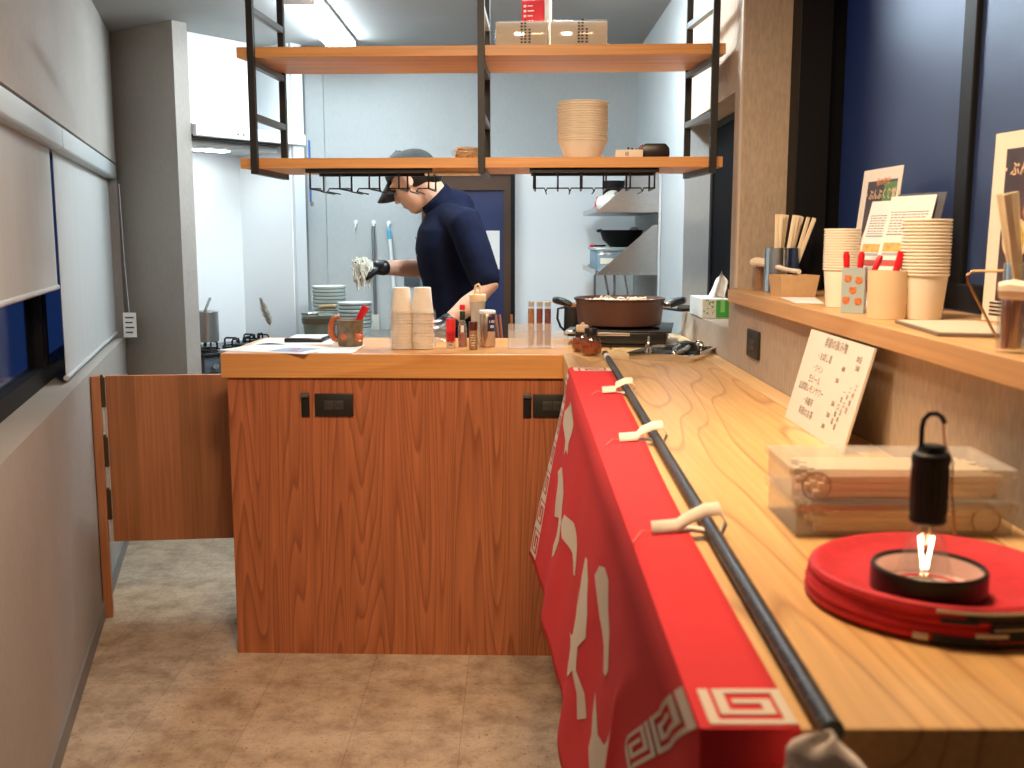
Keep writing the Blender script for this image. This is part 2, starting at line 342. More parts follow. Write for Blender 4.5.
# right side: low wall with the ledge, recessed front window, pillar, kitchen hatch
g = G()
g.bx(XR, 1.10, YF, 2.78, 0, 1.128)                       # below the ledge
g.bx(XR, 1.10, 2.78, 2.87, 0, CEIL)                      # pillar
g.bx(XR, 1.10, 2.87, 3.67, 0, 1.045); g.bx(XR, 1.10, 2.87, 3.67, 1.695, CEIL)   # hatch sill and head
g.bx(.90, 1.10, YF, 2.78, 2.14, CEIL)
wr = struct(g.make('wall_right', M_wallr, smooth=False))
struct(G().bx(XR, 1.10, 3.67, YB+.1, 0, CEIL).make('wall_kitchen_right', M_wallk, smooth=False))
struct(G().bx(XR-.004, XR+.002, 2.778, 2.795, 1.166, CEIL).make('trim_1', mat('beige_corner_bead', (.55, .47, .38), .7), smooth=False))
w2 = bpy.data.objects.new('window_2', None); C.objects.link(w2); w2['kind'] = 'structure'
G().bx(.700, .74, 2.87, 3.67, 1.045, 1.075).bx(.700, .74, 2.87, 3.67, 1.67, 1.695).bx(.700, .74, 3.635, 3.67, 1.075, 1.67).bx(.700, .74, 2.87, 2.91, 1.075, 1.67).make('window_frame', M_black, w2, smooth=False, bevel=.003)
G().bx(.706, .712, 2.91, 3.635, 1.075, 1.67).make('pane', mat('night_pane', (.002, .002, .003), .6, spec=.05), w2, smooth=False)
w3 = bpy.data.objects.new('window_3', None); C.objects.link(w3); w3['kind'] = 'structure'
g = G()
g.bx(.735, .82, 2.70, 2.779, 1.165, 2.14).bx(.82, .90, 2.77, 2.779, 1.165, 2.14)                  # deep black side frame
g.bx(.84, .90, YF, 2.769, 1.165, 1.215); g.bx(.80, .90, YF, 2.769, 2.10, 2.14)
g.bx(.845, .875, 1.93, 1.985, 1.2, 2.12); g.bx(.872, .90, 1.985, 2.03, 1.2, 2.12); g.bx(.845, .875, .35, .41, 1.2, 2.12)
g.make('window_frame', M_black, w3, smooth=False, bevel=.003)
G().bx(.874, .879, 2.0, 2.769, 1.2, 2.12).make('pane', M_frost, w3, smooth=False)
G().bx(.856, .861, YF, 1.96, 1.2, 2.12).make('pane', M_frost, w3, smooth=False)
# kitchen back wall with a blue door
struct(G().bx(-1.24, 1.1, YB, YB+.1, 0, CEIL).make('wall_back', M_wallk, smooth=False))
struct(G().bx(.015, XR, YB-.012, YB, 0, 1.655).make('wall_panel_back', M_panelw, smooth=False))
struct(G().bx(-1.01, -.922, YB-.03, YB, 0, CEIL).make('trim_2', M_wallk, smooth=False))
dr = bpy.data.objects.new('door_1', None); C.objects.link(dr); dr['kind'] = 'structure'
G().bx(-.447, -.40, YB-.03, YB, 0, 1.534).bx(-.042, .015, YB-.03, YB, 0, 1.534).bx(-.447, .015, YB-.03, YB, 1.534, 1.612).make('door_frame', mat('dark_brown_door_frame', (.065, .030, .014), .5), dr, smooth=False)
G().bx(-.006, .015, YB-.045, YB-.03, 0, 1.638).bx(-.458, -.006, YB-.045, YB-.03, 1.610, 1.638).make('trim', M_black, dr, smooth=False)
G().bx(-.40, -.042, YB-.012, YB, 0, 1.534).make('door_panel', mat('deep_blue_door', (.018, .03, .10), .45), dr, smooth=False)
tag(G().bx(-.130, -.062, YB-.0155, YB-.0125, 1.145, 1.336).make('notice', M_paper, None, smooth=False), 'white paper notice on the blue door behind the cook', 'notice')
# the slanting stove nook: local frame a (right along its front), b (into the corner)
N0 = Vector((-1.42, 4.426, 0)); E1 = Vector((.593, .805, 0)).normalized(); E2 = Vector((-.805, .593, 0)).normalized()
NRZ = math.atan2(E1.y, E1.x)
def NP(a, b2): p = N0+E1*a+E2*b2; return (p.x, p.y)
def nbox(gg, a0, a1, b0, b1, z0, z1): return gg.prism([NP(a0, b0), NP(a1, b0), NP(a1, b1), NP(a0, b1)], z0, z1)
struct(nbox(G(), 0, .074, 0, .50, 0, CEIL).make('wall_stove_left', M_wall, smooth=False))
struct(nbox(G(), .63, .695, -.02, .40, 0, CEIL).make('wall_stove_right', M_white if False else mat('pale_wall_end', (.62, .66, .68), .7), smooth=False))
struct(nbox(G(), .074, .63, .37, .42, 0, CEIL).make('wall_stove_back', M_panelw, smooth=False))
struct(nbox(G(), .624, .63, .0, .37, 0, CEIL).make('wall_panel_stove', M_panelw, smooth=False))
# end of the shop behind the camera, coloured near-black to cut bounce light
struct(G().bx(-1.0, 1.1, YF-.08, YF, 0, CEIL).make('wall_front', M_dark, smooth=False))

# ceiling light
t = CL = thing('ceiling_light', 'long white tube light on the kitchen ceiling', 'light', (-.785, 4.36, CEIL))
G().bx(-.055, .055, -.485, .485, -.045, -.012).make('diffuser', mat('lit_diffuser', (1, 1, 1), .5, emis=(.80, .93, 1.0), estr=LED_STRENGTH), t, bevel=.012)
G().bx(-.07, .07, -.50, .50, -.012, 0).make('housing', M_white, t, bevel=.003)
for a in (-1, 1): G().box((0, a*.493, -.030), (.136, .014, .060)).make('end_cap', M_white, t, bevel=.002)
t = thing('ceiling_light', 'white tube light on the ceiling above the cook, behind the hanging shelf', 'light', (.12, 3.42, CEIL))
G().bx(-.08, .08, -.30, .30, -.045, -.012).make('diffuser', mat('lit_diffuser_cook', (1, 1, 1), .5, emis=(.80, .93, 1.0), estr=88.0), t, bevel=.012)
G().bx(-.09, .09, -.32, .32, -.012, 0).make('housing', M_white, t, bevel=.003)

# ------------------------------------------------------------------ left side: blinds and tag
M_blind = mat('grey_blind_fabric', (.50, .51, .50), .85, noise=.025, nscale=6, stretch=(6, 6, .3))
M_cass = mat('grey_blind_cassette', (.52, .56, .56), .4)
LRZ = math.atan2(LD.y, LD.x)
def blind(s0, s1, zb, lab, zbar):
    p = LP(s0, -.025, 0)
    t = thing('roller_blind', lab, 'blind', p, LRZ)
    L = s1-s0
    # in local frame: x along the wall, +y away from room (left), -y into the room
    prof = [(-.026, 1.624), (-.026, 1.568), (-.019, 1.560), (.03, 1.560), (.03, 1.624)]
    G().ext([(0.004, y, z) for y, z in prof], (L-.008, 0, 0)).make('cassette', M_cass, t, bevel=.003)
    G().bx(.03, L-.03, .009, .011, zb, 1.575).make('fabric', M_blind, t, smooth=False)
    G().tube([(.028, .010, zb), (L-.028, .010, zb)], .008, 10).make('bottom_bar', mat('pale_bar', (.55, .56, .56), .4), t)
    return t
blind(-1.88, .76, 1.155, 'nearer grey roller blind, half lowered over the left window', 0)
blind(.765, 2.40, .872, 'farther grey roller blind lowered down to the sill', 0)
p = LP(2.26, .035, .915)
t = thing('hang_tag', 'small white care label hanging at the far end of the blinds', 'tag', p, R(-6))
G().bx(-.03, .03, -.0015, .0015, -.055, .055).make('card', M_paper, t, smooth=False)
g = G()
for i in range(4): g.bx(-.02, .02-.006*(i % 2), -.0022, -.0016, .03-i*.022, .036-i*.022)
g.make('print', M_ink, t, smooth=False)
G().tube([(0, 0, .055), (-.01, 0, .3), (-.016, 0, .62)], .0015, 5).make('cord', M_cass, t)

# ------------------------------------------------------------------ flap door
FX, FY = -1.395, 3.36
hp = Vector(LP(1.085, .0, 0)); fd = thing('flap_door', 'low brown wooden swing door between the left wall and the counter', 'door', (hp.x, hp.y, 0))
jamb = G(); q0 = LP(1.045, .003); q1 = LP(1.045, .032); q2 = LP(1.08, .032); q3 = LP(1.08, .003)
jamb.prism([(a[0]-hp.x, a[1]-hp.y) for a in (q0, q1, q2, q3)], .0, .842).make('jamb', M_flap, fd, smooth=False, bevel=.002)
a0 = Vector((LP(1.078, .046)[0]-hp.x, LP(1.078, .046)[1]-hp.y)); b0 = Vector((-.888-hp.x, 3.47-hp.y)); dv = (b0-a0).normalized(); nv = Vector((-dv.y, dv.x))*.022
G().prism([tuple(a0), tuple(b0), tuple(b0+nv), tuple(a0+nv)], .26, .838).make('door_leaf', M_flap, fd, smooth=False, bevel=.0015)
hx = LP(1.070, .038); hx = (hx[0]-hp.x, hx[1]-hp.y-.006)
for z in (.79, .585, .40):
    h = G().tube([(hx[0], hx[1], z-.055), (hx[0], hx[1], z+.045)], .0095, 10).make('hinge', M_bronze, fd)
    G().ball((hx[0], hx[1], z+.05), .006, 8, 6).make('finial', M_bronze, h)
G().bx(hx[0]-.003, hx[0]+.004, hx[1]+.012, hx[1]+.02, .26, .838).make('jamb_edge', mat('pale_edge', (.6, .55, .48), .6), fd, smooth=False)

# ------------------------------------------------------------------ counter
ZC = .955
ctr = thing('counter_cabinet', 'reddish cypress counter front facing the aisle', 'counter', (.140, 3.040, 0), R(-1.4))
G().bx(-1.007, .06, .012, .034, .0, .88).make('front_panel', M_cyp, ctr, smooth=False)
G().bx(-1.007, -.985, .034, .46, .0, .88).make('end_panel', M_cyp, ctr, smooth=False)
G().bx(-.985, .0, .44, .46, .1, .88).make('back_panel', M_white, ctr, smooth=False)
wt = thing('worktop', 'thick orange cypress worktop running across and along the right wall', 'worktop', (.140, 3.040, 0), R(-1.4))
G().prism([(-1.023, 0), (.0125, 0), (.168, .125), (.168, .50), (-1.023, .50)], .88, ZC).make('slab', M_slabx, wt, smooth=False, bevel=.003)
sl = G().prism([(.1405, .682), (.560, .682), (.560, 3.70), (.316, 3.70), (.316, 3.17), (.1530, 3.0405)], .88, ZC).make('slab', M_slaby, None, smooth=False, bevel=.003)
sl.parent = wt; sl.matrix_parent_inverse = (Matrix.Translation(wt.location) @ Euler(wt.rotation_euler).to_matrix().to_4x4()).inverted()
st = G().bx(.5605, .6085, .682, 3.70, .882, ZC+.001).make('back_strip', M_strip, None, smooth=False, bevel=.002)
st.parent = wt; st.matrix_parent_inverse = sl.matrix_parent_inverse.copy()
sup = G().bx(.36, .60, .80, 3.0, 0, .88).make('right_counter_base', M_dark, None, smooth=False)
tag(sup, 'dark base under the right-hand worktop, hidden behind the red flag', 'counter base')
# outlets and small black catches on the front
def outlet(loc, rz, lab, horizontal=True, sockets=2, rot=None):
    t = thing('power_outlet', lab, 'outlet', loc, rz)
    w, h = (.118, .070) if horizontal else (.070, .118)
    G().bx(-w/2, w/2, -.008, 0, -h/2, h/2).make('plate', mat('dark_brown_plate', (.018, .015, .012), .5), t, bevel=.003)
    for k in range(sockets):
        o = (k-.5)*.03 if sockets > 1 else 0
        cx, cz = (o, 0) if horizontal else (0, o)
        s = G().bx(cx-.014, cx+.014, -.0095, -.008, cz-.014, cz+.014).make('socket', mat('darker_socket', (.05, .044, .038), .4), t, bevel=.001)
        G().bx(cx-.006, cx-.004, -.0102, -.0094, cz-.005, cz+.005).bx(cx+.004, cx+.006, -.0102, -.0094, cz-.005, cz+.005).make('slot', M_ink, s, smooth=False)
    return t
def on_front(u, z, off=.012):     # a point on the rotated counter front
    c, s = cos(R(-1.4)), sin(R(-1.4)); return (.140+u*c-off*s, 3.040+u*s+off*c, z)
outlet(on_front(-.682, .797), R(-1.4), 'left dark outlet plate on the counter front')
outlet(on_front(-.018, .797), R(-1.4), 'right dark outlet plate on the counter front beside the red flag')
def catch(u, lab, cap):
    t = thing('bag_hook', lab, 'hook', on_front(u, .797), R(-1.4))
    G().bx(-.0125, .0125, -.006, 0, -.037, .037).make('plate', M_blackp, t, bevel=.002)
    G().bx(-.0125, .0125, -.016, -.006, .024, .037).make('hook_lip', mat('grey_hook_lip', (.10, .10, .10), .3), t, bevel=.003)  # lip coloured a lighter grey than the plate
catch(-.770, 'small black folding hook left of the left counter outlet', 0)
catch(-.094, 'small black folding hook left of the right counter outlet', 0)
outlet((XR, 2.55, 1.036), R(-90), 'dark outlet plate on the right wall under the ledge')

# ------------------------------------------------------------------ ledge on the right
lg = thing('window_ledge', 'pine ledge with a thick front edge under the right window', 'ledge', (0, 0, 0))
G().prism([(.571, .1), (.845, .1), (.845, 2.777), (.586, 2.777)], 1.129, 1.163).make('board', M_ledge, lg, smooth=False, bevel=.002)
ZL = 1.1635

# ------------------------------------------------------------------ hanging shelf
HS = thing('hanging_shelf', 'black steel frame with two orange boards hanging over the counter', 'shelf', (-.09, 2.935, 0), R(-2.6))
def shelf_board(z): return G().prism([(-.685, 0), (.679, 0), (.648, .30), (-.640, .30)], z, z+.029).make('shelf_board', M_shelf, HS, smooth=False, bevel=.0015)
shelf_board(1.496); shelf_board(1.801)
for x in (-.640, .005, .649):
    g = G()
    q = (.008 if x < -.1 else -.036 if x > .1 else -.004)
    for y in (-.010, .285): g.bx(x-.0095+(q if y > 0 else 0), x+.0095+(q if y > 0 else 0), y-.0095, y+.0095, 1.480, CEIL)
    f = g.make('frame_post', M_blackm, HS, smooth=False, bevel=.001)
    for z in (1.480, 1.63, 1.777, 1.92, 2.07):
        G().prism([(x-.009, -.0005), (x+.009, -.0005), (x+.009+q, .2755), (x-.009+q, .2755)], z, z+.018).make('rung', mat('grey_steel_rung', (.13, .13, .13), .4, .4), f, smooth=False, bevel=.001)
def rack(x0, n, rev):
    g = G(); w = .365; r = .0035
    for y in (.02, .19): g.bx(x0, x0+w, y-.006, y+.006, 1.484, 1.496)
    pitch = w/n
    for i in range(n+1):
        xa = x0+.012+i*(w-.024)/n
        g.tube([(xa, .02, 1.488), (xa, .02, 1.440), (xa, .19, 1.440), (xa, .19, 1.488)], .0028, 6)
        for sgn in (-1, 1):
            if 0 < i < n or (i == 0 and sgn == 1) or (i == n and sgn == -1):
                xe = xa+sgn*.030
                g.tube([(xa, .02, 1.440), (xe, .02, 1.440), (xe+sgn*.004, .012, 1.431), (xe+sgn*.004, .185, 1.431)], .002, 6)
    return g.make('glass_rack', M_blackp, HS)
rack(-.502, 4, 0); rack(.139, 5, 0)
G().tube([(-.17, .1, 1.487), (-.005, .1, 1.487)], .006, 8).make('aluminium_bar', M_chrome, HS)  # plain aluminium bar under the board, no lamp in it
def hs(x, y, z): c, s = cos(R(-2.6)), sin(R(-2.6)); return (-.09+x*c-y*s, 2.935+x*s+y*c, z)
Z1 = 1.5252; Z2 = 1.8302
# paper bowl stack
def lathe_part(name, prof, m, parent, n=32, c=(0, 0, 0), **k): return G().lathe(prof, c, n).make(name, m, parent, **k)
BP = [(.0005, .0), (.048, 0), (.050, .004), (.0680, .060), (.0705, .0603), (.0718, .0622), (.0705, .0642), (.0675, .0640), (.0670, .061), (.047, .0025), (.0005, .0025)]
b0_ = lathe_part('paper_bowl', BP, M_bowlp, None, 40)
nb = 17; bl = hs(.290, .105, Z1)
for k in range(nb):
    o = b0_ if k == 0 else dup(b0_)
    o.location = (bl[0]+.0012*sin(k*2.1), bl[1]+.001*cos(k*1.7), Z1+k*.0067); o.scale = (1.03, 1.03, .84)
    lab = 'kraft paper bowl at the bottom of the tall stack on the lower shelf' if k == 0 else 'topmost kraft paper bowl of the stack on the lower shelf' if k == nb-1 else 'kraft paper bowl nested in the middle of the stack on the lower shelf'
    tag(o, lab, 'bowl', 'paper bowls on the lower shelf')
# kraft box, speaker, scrap of wood, noodle bag
p = hs(.42, .10, Z1); t = thing('card_box', 'low kraft box between the bowl stack and the black speaker', 'box', p, R(-5))
G().bx(-.035, .043, -.05, .05, 0, .024).make('body', M_bowlp, t, bevel=.002)
for k in range(3): G().lathe([(0.0005, 0), (.004, 0), (.004, .008), (.0005, .009)], (.0+k*.012, -.02+k*.02, .0241), 10).make('pin', M_chrome, t)
text('紙', .012, M_ink, t, frame((-.008, -.0505, .007), (1, 0, 0), (0, 0, 1)), name='print')
p = hs(.497, .10, Z1); t = thing('speaker', 'rounded black speaker with a dark red side on the lower shelf', 'speaker', p, R(-3))
prof = [(-.038, 0), (-.042, .01), (-.041, .030), (-.030, .043), (.030, .043), (.041, .030), (.042, .01), (.038, 0)]
G().ext([(x, -.03, z) for x, z in prof], (0, .06, 0)).make('front_shell', mat('speaker_black', (.02, .012, .010), .35), t, bevel=.004)
G().ext([(x*1.0-.008, -.022, z*.98) for x, z in prof], (0, .06, 0)).make('side_shell', mat('dark_red_shell', (.20, .012, .02), .35), t, bevel=.004)
text('- - - -', .006, mat('grey_print', (.4, .4, .4), .6), t, frame((-.034, -.0306, .034), (1, 0, 0), (0, 0, 1)), name='print')
p = hs(.592, .12, Z1); tag(G().bx(-.03, .03, -.02, .02, 0, .008).make('wood_scrap', M_chop, None, bevel=.001, loc=p), 'thin pale strip of wood at the right end of the lower shelf', 'strip')
p = hs(-.045, .10, Z1); t = thing('snack_bag', 'clear bag of tan fried noodles on the lower shelf beside the middle post', 'bag', p)
g = G(); rr = random.Random(3)
for i in range(70):
    a = [(rr.uniform(-.035, .035), rr.uniform(-.02, .02), rr.uniform(.004, .036)) for _ in range(3)]; g.tube(a, .0022, 5)
g.make('fried_noodles', mat('fried_noodle', (.72, .46, .24), .6, noise=.4, nscale=300), t)['kind'] = 'stuff'
G().ball((0, 0, .020), (.048, .028, .0198), 18, 10).make('bag', M_bag, t)
# paper packs, red box, bag on the upper shelf
def napkin_pack(p, w, lab):
    t = thing('napkin_pack', lab, 'pack', p, R(-4))
    G().bx(-w/2, w/2, -.06, .06, 0.002, .070).make('paper_block', mat('kraft_napkins', (.76, .67, .54), .8, noise=.05, nscale=8, stretch=(1, 1, 60)), t, bevel=.003)
    G().bx(-w/2-.004, w/2+.002, -.0635, .0635, 0, .074).make('film', M_bag, t, bevel=.006)
    g = G()
    for i, (x, h) in enumerate([(.0, .045), (.010, .05), (.022, .03)]):
        for k in range(int(h/.006)): g.bx(x-.003, x+.003, -.0645, -.0639, .012+k*.0085, .016+k*.0085)
    g.make('print', M_ink, t, smooth=False); return t
napkin_pack(hs(.117, .105, Z2), .145, 'left film-wrapped pack of kraft napkins on the upper shelf')
napkin_pack(hs(.277, .105, Z2), .158, 'right film-wrapped pack of kraft napkins on the upper shelf')
p = hs(.150, .205, Z2); t = thing('red_box', 'red and white carton standing behind the napkin packs on the upper shelf', 'box', p, R(-12))
G().bx(-.038, .030, -.018, .018, 0, .160).make('carton', mat('bright_red_card', (.62, .02, .03), .5), t, bevel=.002)
G().bx(.0302, .046, -.018, .018, 0, .162).make('white_side', M_paper, t, bevel=.002)
g = G()
for k in range(3): g.bx(-.032, -.024, -.0186, -.0181, .112+k*.014, .119+k*.014); g.bx(-.02, -.005+.004*(k % 2), -.0186, -.0181, .114+k*.014, .117+k*.014)
g.make('print', M_paper, t, smooth=False)
p = hs(.405, .16, Z2); t = thing('white_pouch', 'flat white pouch lying right of the napkin packs on the upper shelf', 'pouch', p)
G().grid(lambda u, v: (u*.060-.0, v*.05-.0, .0015+.030*max(0, (1-u)*.5)*(1-v*v)), [i/10*2-1 for i in range(11)], [i/8*2-1 for i in range(9)]).make('pouch_film', M_paper, t, solid=.003)

# ------------------------------------------------------------------ stove nook: hood and stove
hd = thing('range_hood', 'slim white range hood with its white duct cover above the stove', 'hood', (N0.x, N0.y, 0), NRZ)   # local x=a, y=b
G().bx(.078, .70, -.03, .0-.002, 1.735, 1.785).bx(.078, .622, -.002, .368, 1.745, 1.785).make('hood_body', M_white, hd, smooth=False, bevel=.004)
G().bx(.09, .60, .01, .33, 1.728, 1.745).make('filter', mat('hood_filter_dark', (.03, .03, .03), .5), hd, smooth=False)
G().bx(.09, .60, .06, .35, 1.700, 1.7275).make('underside_plate', mat('hood_under', (.5, .53, .53), .4), hd, bevel=.004)
G().bx(.078, .55, .14, .368, 1.785, CEIL-.001).make('duct_cover', M_white, hd, smooth=False, bevel=.003)
G().bx(.24, .40, .16, .22, 1.695, 1.700).make('hood_lamp', mat('lit_hood_lamp', (1, 1, 1), .5, emis=(.9, .97, 1.0), estr=38), hd, smooth=False)
g = G()
for x in (.30, .33): g.lathe([(.0005, 0), (.006, 0), (.006, .004), (.0005, .005)], (x, 0, 0), 10)
kn = g.make('button', M_base, hd); kn.rotation_euler = (R(90), 0, 0); kn.location = (0, -.03, 1.757)
sv = thing('gas_stove', 'dark gas stove with black pan supports in the white nook', 'stove', (N0.x, N0.y, 0), NRZ)
G().bx(.085, .618, -.01, .355, .62, .775).make('body', mat('stove_grey_blue', (.10, .13, .16), .35, .3), sv, bevel=.004)
G().bx(.080, .621, -.018, .362, .775, .790).make('top_plate', mat('stove_top_black', (.012, .013, .015), .2), sv, bevel=.003)
G().bx(.10, .60, .0, .35, .0, .62).make('stand', M_steel, sv, smooth=False)
for i, x in enumerate((.13, .24, .36, .48, .58)):
    k = G().lathe([(.0005, 0), (.016, 0), (.014, .018), (.0005, .02)], (0, 0, 0), 16).make('knob', M_chrome if i % 2 == 0 else M_blackp, sv); k.rotation_euler = (R(90), 0, 0); k.location = (x, -.01, .735)
    G().bx(x-.022, x+.022, -.0125, -.0102, .675, .705).make('gauge', M_blackp, sv, smooth=False)
def burner(a, b2, r):
    k = G().lathe([(.0005, 0), (r*.55, 0), (r*.5, .016), (.0005, .02)], (a, b2, .790), 20).make('burner', M_blackp, sv)
    for j in range(4):
        th = j*pi/2+.4
        c, s = cos(th), sin(th)
        G().tube([(a+r*c, b2+r*s, .791), (a+r*c, b2+r*s, .826), (a+r*.9*c, b2+r*.9*s, .832), (a+r*.3*c, b2+r*.3*s, .832), (a+r*.22*c, b2+r*.22*s, .81)], .0045, 6).make('pan_support', M_black, sv)
    G().tube([(a+r*cos(x*pi/12), b2+r*sin(x*pi/12), .795) for x in range(24)], .004, 6, closed=True).make('ring', M_black, sv)
burner(.18, .13, .075); burner(.385, .11, .085); burner(.55, .20, .065)
pp = NP(.180, .10); t = thing('stock_pot', 'small steel pot with a ladle on the left burner', 'pot', (pp[0], pp[1], .833))
lathe_part('pot_body', [(.0005, 0), (.055, 0), (.058, .004), (.058, .135), (.062, .137), (.060, .139), (.055, .136), (.054, .006), (.0005, .006)], M_steel, t, 28)
tag(G().tube([(.0, 0, 0), (.005, 0, .12), (.032, .005, .185), (.036, .005, .190)], [.01, .006, .006, .005], 8).make('ladle', M_chrome, None, loc=(pp[0]-.01, pp[1], .842)), 'steel ladle standing in the pot on the left burner', 'ladle')
# little feathery tuft by the stove
pp = NP(.60, .20)
t = thing('feather_duster', 'small brown feathery tuft on a thin stem beside the stove', 'tuft', (-1.035, 4.35, .0))
G().tube([(-.005, 0, .84), (.0, 0, .93), (-.02, 0, .985)], .002, 6).make('stem', M_chop, t)
g = G(); rr = random.Random(5)
for i in range(230):
    f = rr.random(); x = .0-.035*f; z = .93+.105*f; a = rr.uniform(0, 2*pi); w = .007+.013*sin(pi*min(1, f+.12))
    g.tube([(x, 0, z), (x+w*cos(a)-.002, w*sin(a), z+.016)], [.0012, .0003], 4, cap=False)
g.make('tuft', mat('brown_tuft', (.26, .19, .11), .8, noise=.5, nscale=60), t)['kind'] = 'stuff'
G().bx(-.05, .05, -.05, .05, 0, .82).make('stand', M_steel, t, smooth=False)
G().lathe([(.0005, 0), (.03, 0), (.03, .05), (.0005, .05)], (0, 0, .82), 16).make('cup', M_white, t)

# ------------------------------------------------------------------ back of the kitchen
bc = thing('back_worktop', 'steel worktop along the kitchen back wall holding the bowls', 'worktop', (0, 0, 0))
G().bx(-.985, -.46, 4.47, 5.08, .815, .845).make('top', M_steel, bc, smooth=False, bevel=.002)
for x in (-.95, -.50):
    for y in (4.52, 5.04): G().tube([(x, y, 0), (x, y, .815)], .015, 10).make('leg', M_steel, bc)
RB = [(.0005, .006), (.03, .006), (.03, 0), (.034, 0), (.035, .008), (.062, .03), (.078, .066), (.080, .068), (.078, .069), (.060, .034), (.033, .012), (.0005, .010)]
M_bowl = mat('celadon_white_bowl', (.76, .82, .79), .25); M_band = mat('green_rim_band', (.12, .20, .17), .3)
rb = thing('ramen_bowl', 'x', 'bowl')
lathe_part('body', RB, M_bowl, rb, 32); lathe_part('rim_band', [(.0728, .0545), (.0748, .0590), (.0753, .0590), (.0733, .0545)], M_band, rb, 32)
def bowl_stack(x, y, n, where):
    for k in range(n):
        o = rb if (where[0] == 'L' and k == 0) else dup(rb)
        o.location = (x+.0015*sin(k*1.9), y+.0015*cos(k*2.3), .8455+k*.0165)
        w = where[1:]
        o['label'] = ('white green-banded bowl, bottom of %s' % w) if k == 0 else ('white green-banded bowl, topmost of %s' % w) if k == n-1 else 'white banded bowl in the middle of %s' % w
        o['group'] = 'ramen bowls on the kitchen back counter'
bowl_stack(-.855, 4.78, 11, 'Lthe taller stack behind the green pot'); bowl_stack(-.712, 4.62, 7, 'Rthe lower stack right of the green pot')
t = thing('enamel_pot', 'olive green enamel pot on the back counter in front of the bowls', 'pot', (-.868, 4.585, .8455))
lathe_part('body', [(.0005, 0), (.050, 0), (.066, .02), (.070, .06), (.074, .108), (.078, .112), (.074, .114), (.068, .108), (.062, .03), (.0005, .01)], mat('olive_enamel', (.23, .24, .18), .3, noise=.1, nscale=8), t, 32)
G().lathe([(.0735, .075), (.0765, .075), (.0775, .100), (.0745, .100)], (0, 0, 0), 32, closed=True).make('band', mat('brown_glaze', (.12, .085, .05), .3), t)
t = thing('wood_handled_strainer', 'wooden handle of a strainer resting across the green pot', 'strainer', (-.883, 4.60, .9615))
G().tube([(.02, -.02, .030), (.06, -.03, .036), (.095, -.035, .034)], [.010, .011, .009], 10).make('handle', mat('tan_wood_handle', (.42, .27, .13), .6), t)
G().tube([(-.04, 0, .0045), (.02, -.02, .030)], .003, 6).make('neck', M_steel, t)
G().lathe([(.0005, -.012), (.03, -.008), (.042, .004), (.044, .004), (.032, -.011), (.0005, -.015)], (-.03, .01, .0), 20).make('bowl', M_steel, t)
hk = thing('wall_hook', 'left white wall hook with nothing on it', 'hook', (-.778, YB, 1.378))
G().lathe([(.0005, 0), (.011, 0), (.011, .006), (.0005, .007)], (0, 0, 0), 14).make('plate', M_white, hk).rotation_euler = (R(90), 0, 0)
G().tube([(0, -.006, 0), (0, -.02, -.012), (0, -.024, -.028), (0, -.018, -.034)], .004, 8).make('prong', M_white, hk)
dup(hk, (-.689, YB, 1.378), 'middle white wall hook holding the grey pole'); dup(hk, (-.614, YB, 1.375), 'right white wall hook holding the white mop')
t = thing('broom', 'grey pole broom hanging from the middle wall hook', 'broom', (-.689, YB-.035, 0))
G().tube([(0, .012, 1.355), (0, 0, 1.34), (0.004, 0, .92)], .0085, 10).make('pole', mat('grey_pole', (.10, .11, .11), .4), t)
G().bx(-.016, .024, -.012, .012, .80, .92).make('socket', mat('cream_socket', (.5, .5, .44), .5), t, bevel=.005)
t = thing('mop', 'white pole mop with a blue top hanging from the right wall hook', 'mop', (-.614, YB-.035, 0))
G().tube([(.008, 0, 1.30), (.04, 0, .80)], .009, 10).make('pole', mat('white_pole', (.75, .80, .80), .4), t)
G().tube([(0, .012, 1.352), (.004, 0, 1.335), (.008, 0, 1.295)], [.005, .011, .011], 10).make('cap', mat('sky_blue_cap', (.10, .36, .55), .4), t)
tag(G().bx(-.541, -.463, YB-.012, YB-.001, 1.060, 1.144).make('switch_plate', mat('slate_plate', (.06, .08, .10), .5), None, bevel=.002), 'dark switch plate on the kitchen back wall behind the forearm', 'switch')
g = G().bx(-.530, -.508, YB-.0135, YB-.0122, 1.108, 1.115).bx(-.496, -.474, YB-.0135, YB-.0122, 1.105, 1.113).bx(-.496, -.474, YB-.0135, YB-.0122, 1.123, 1.130)
o = g.make('switch', M_paper, bpy.data.objects['switch_plate'], smooth=False)
pp = NP(.70, -.045); t = thing('blue_strap', 'thin blue strap hanging from the right end of the hood', 'strap', (pp[0]+.004, pp[1], 0))
G().bx(-.005, .005, -.001, .001, 1.47, 1.76).make('band', mat('blue_strap', (.03, .10, .32), .6), t, smooth=False)
G().ball((0.006, 0, 1.462), (.010, .006, .012), 10, 8).make('clip', M_base, t)

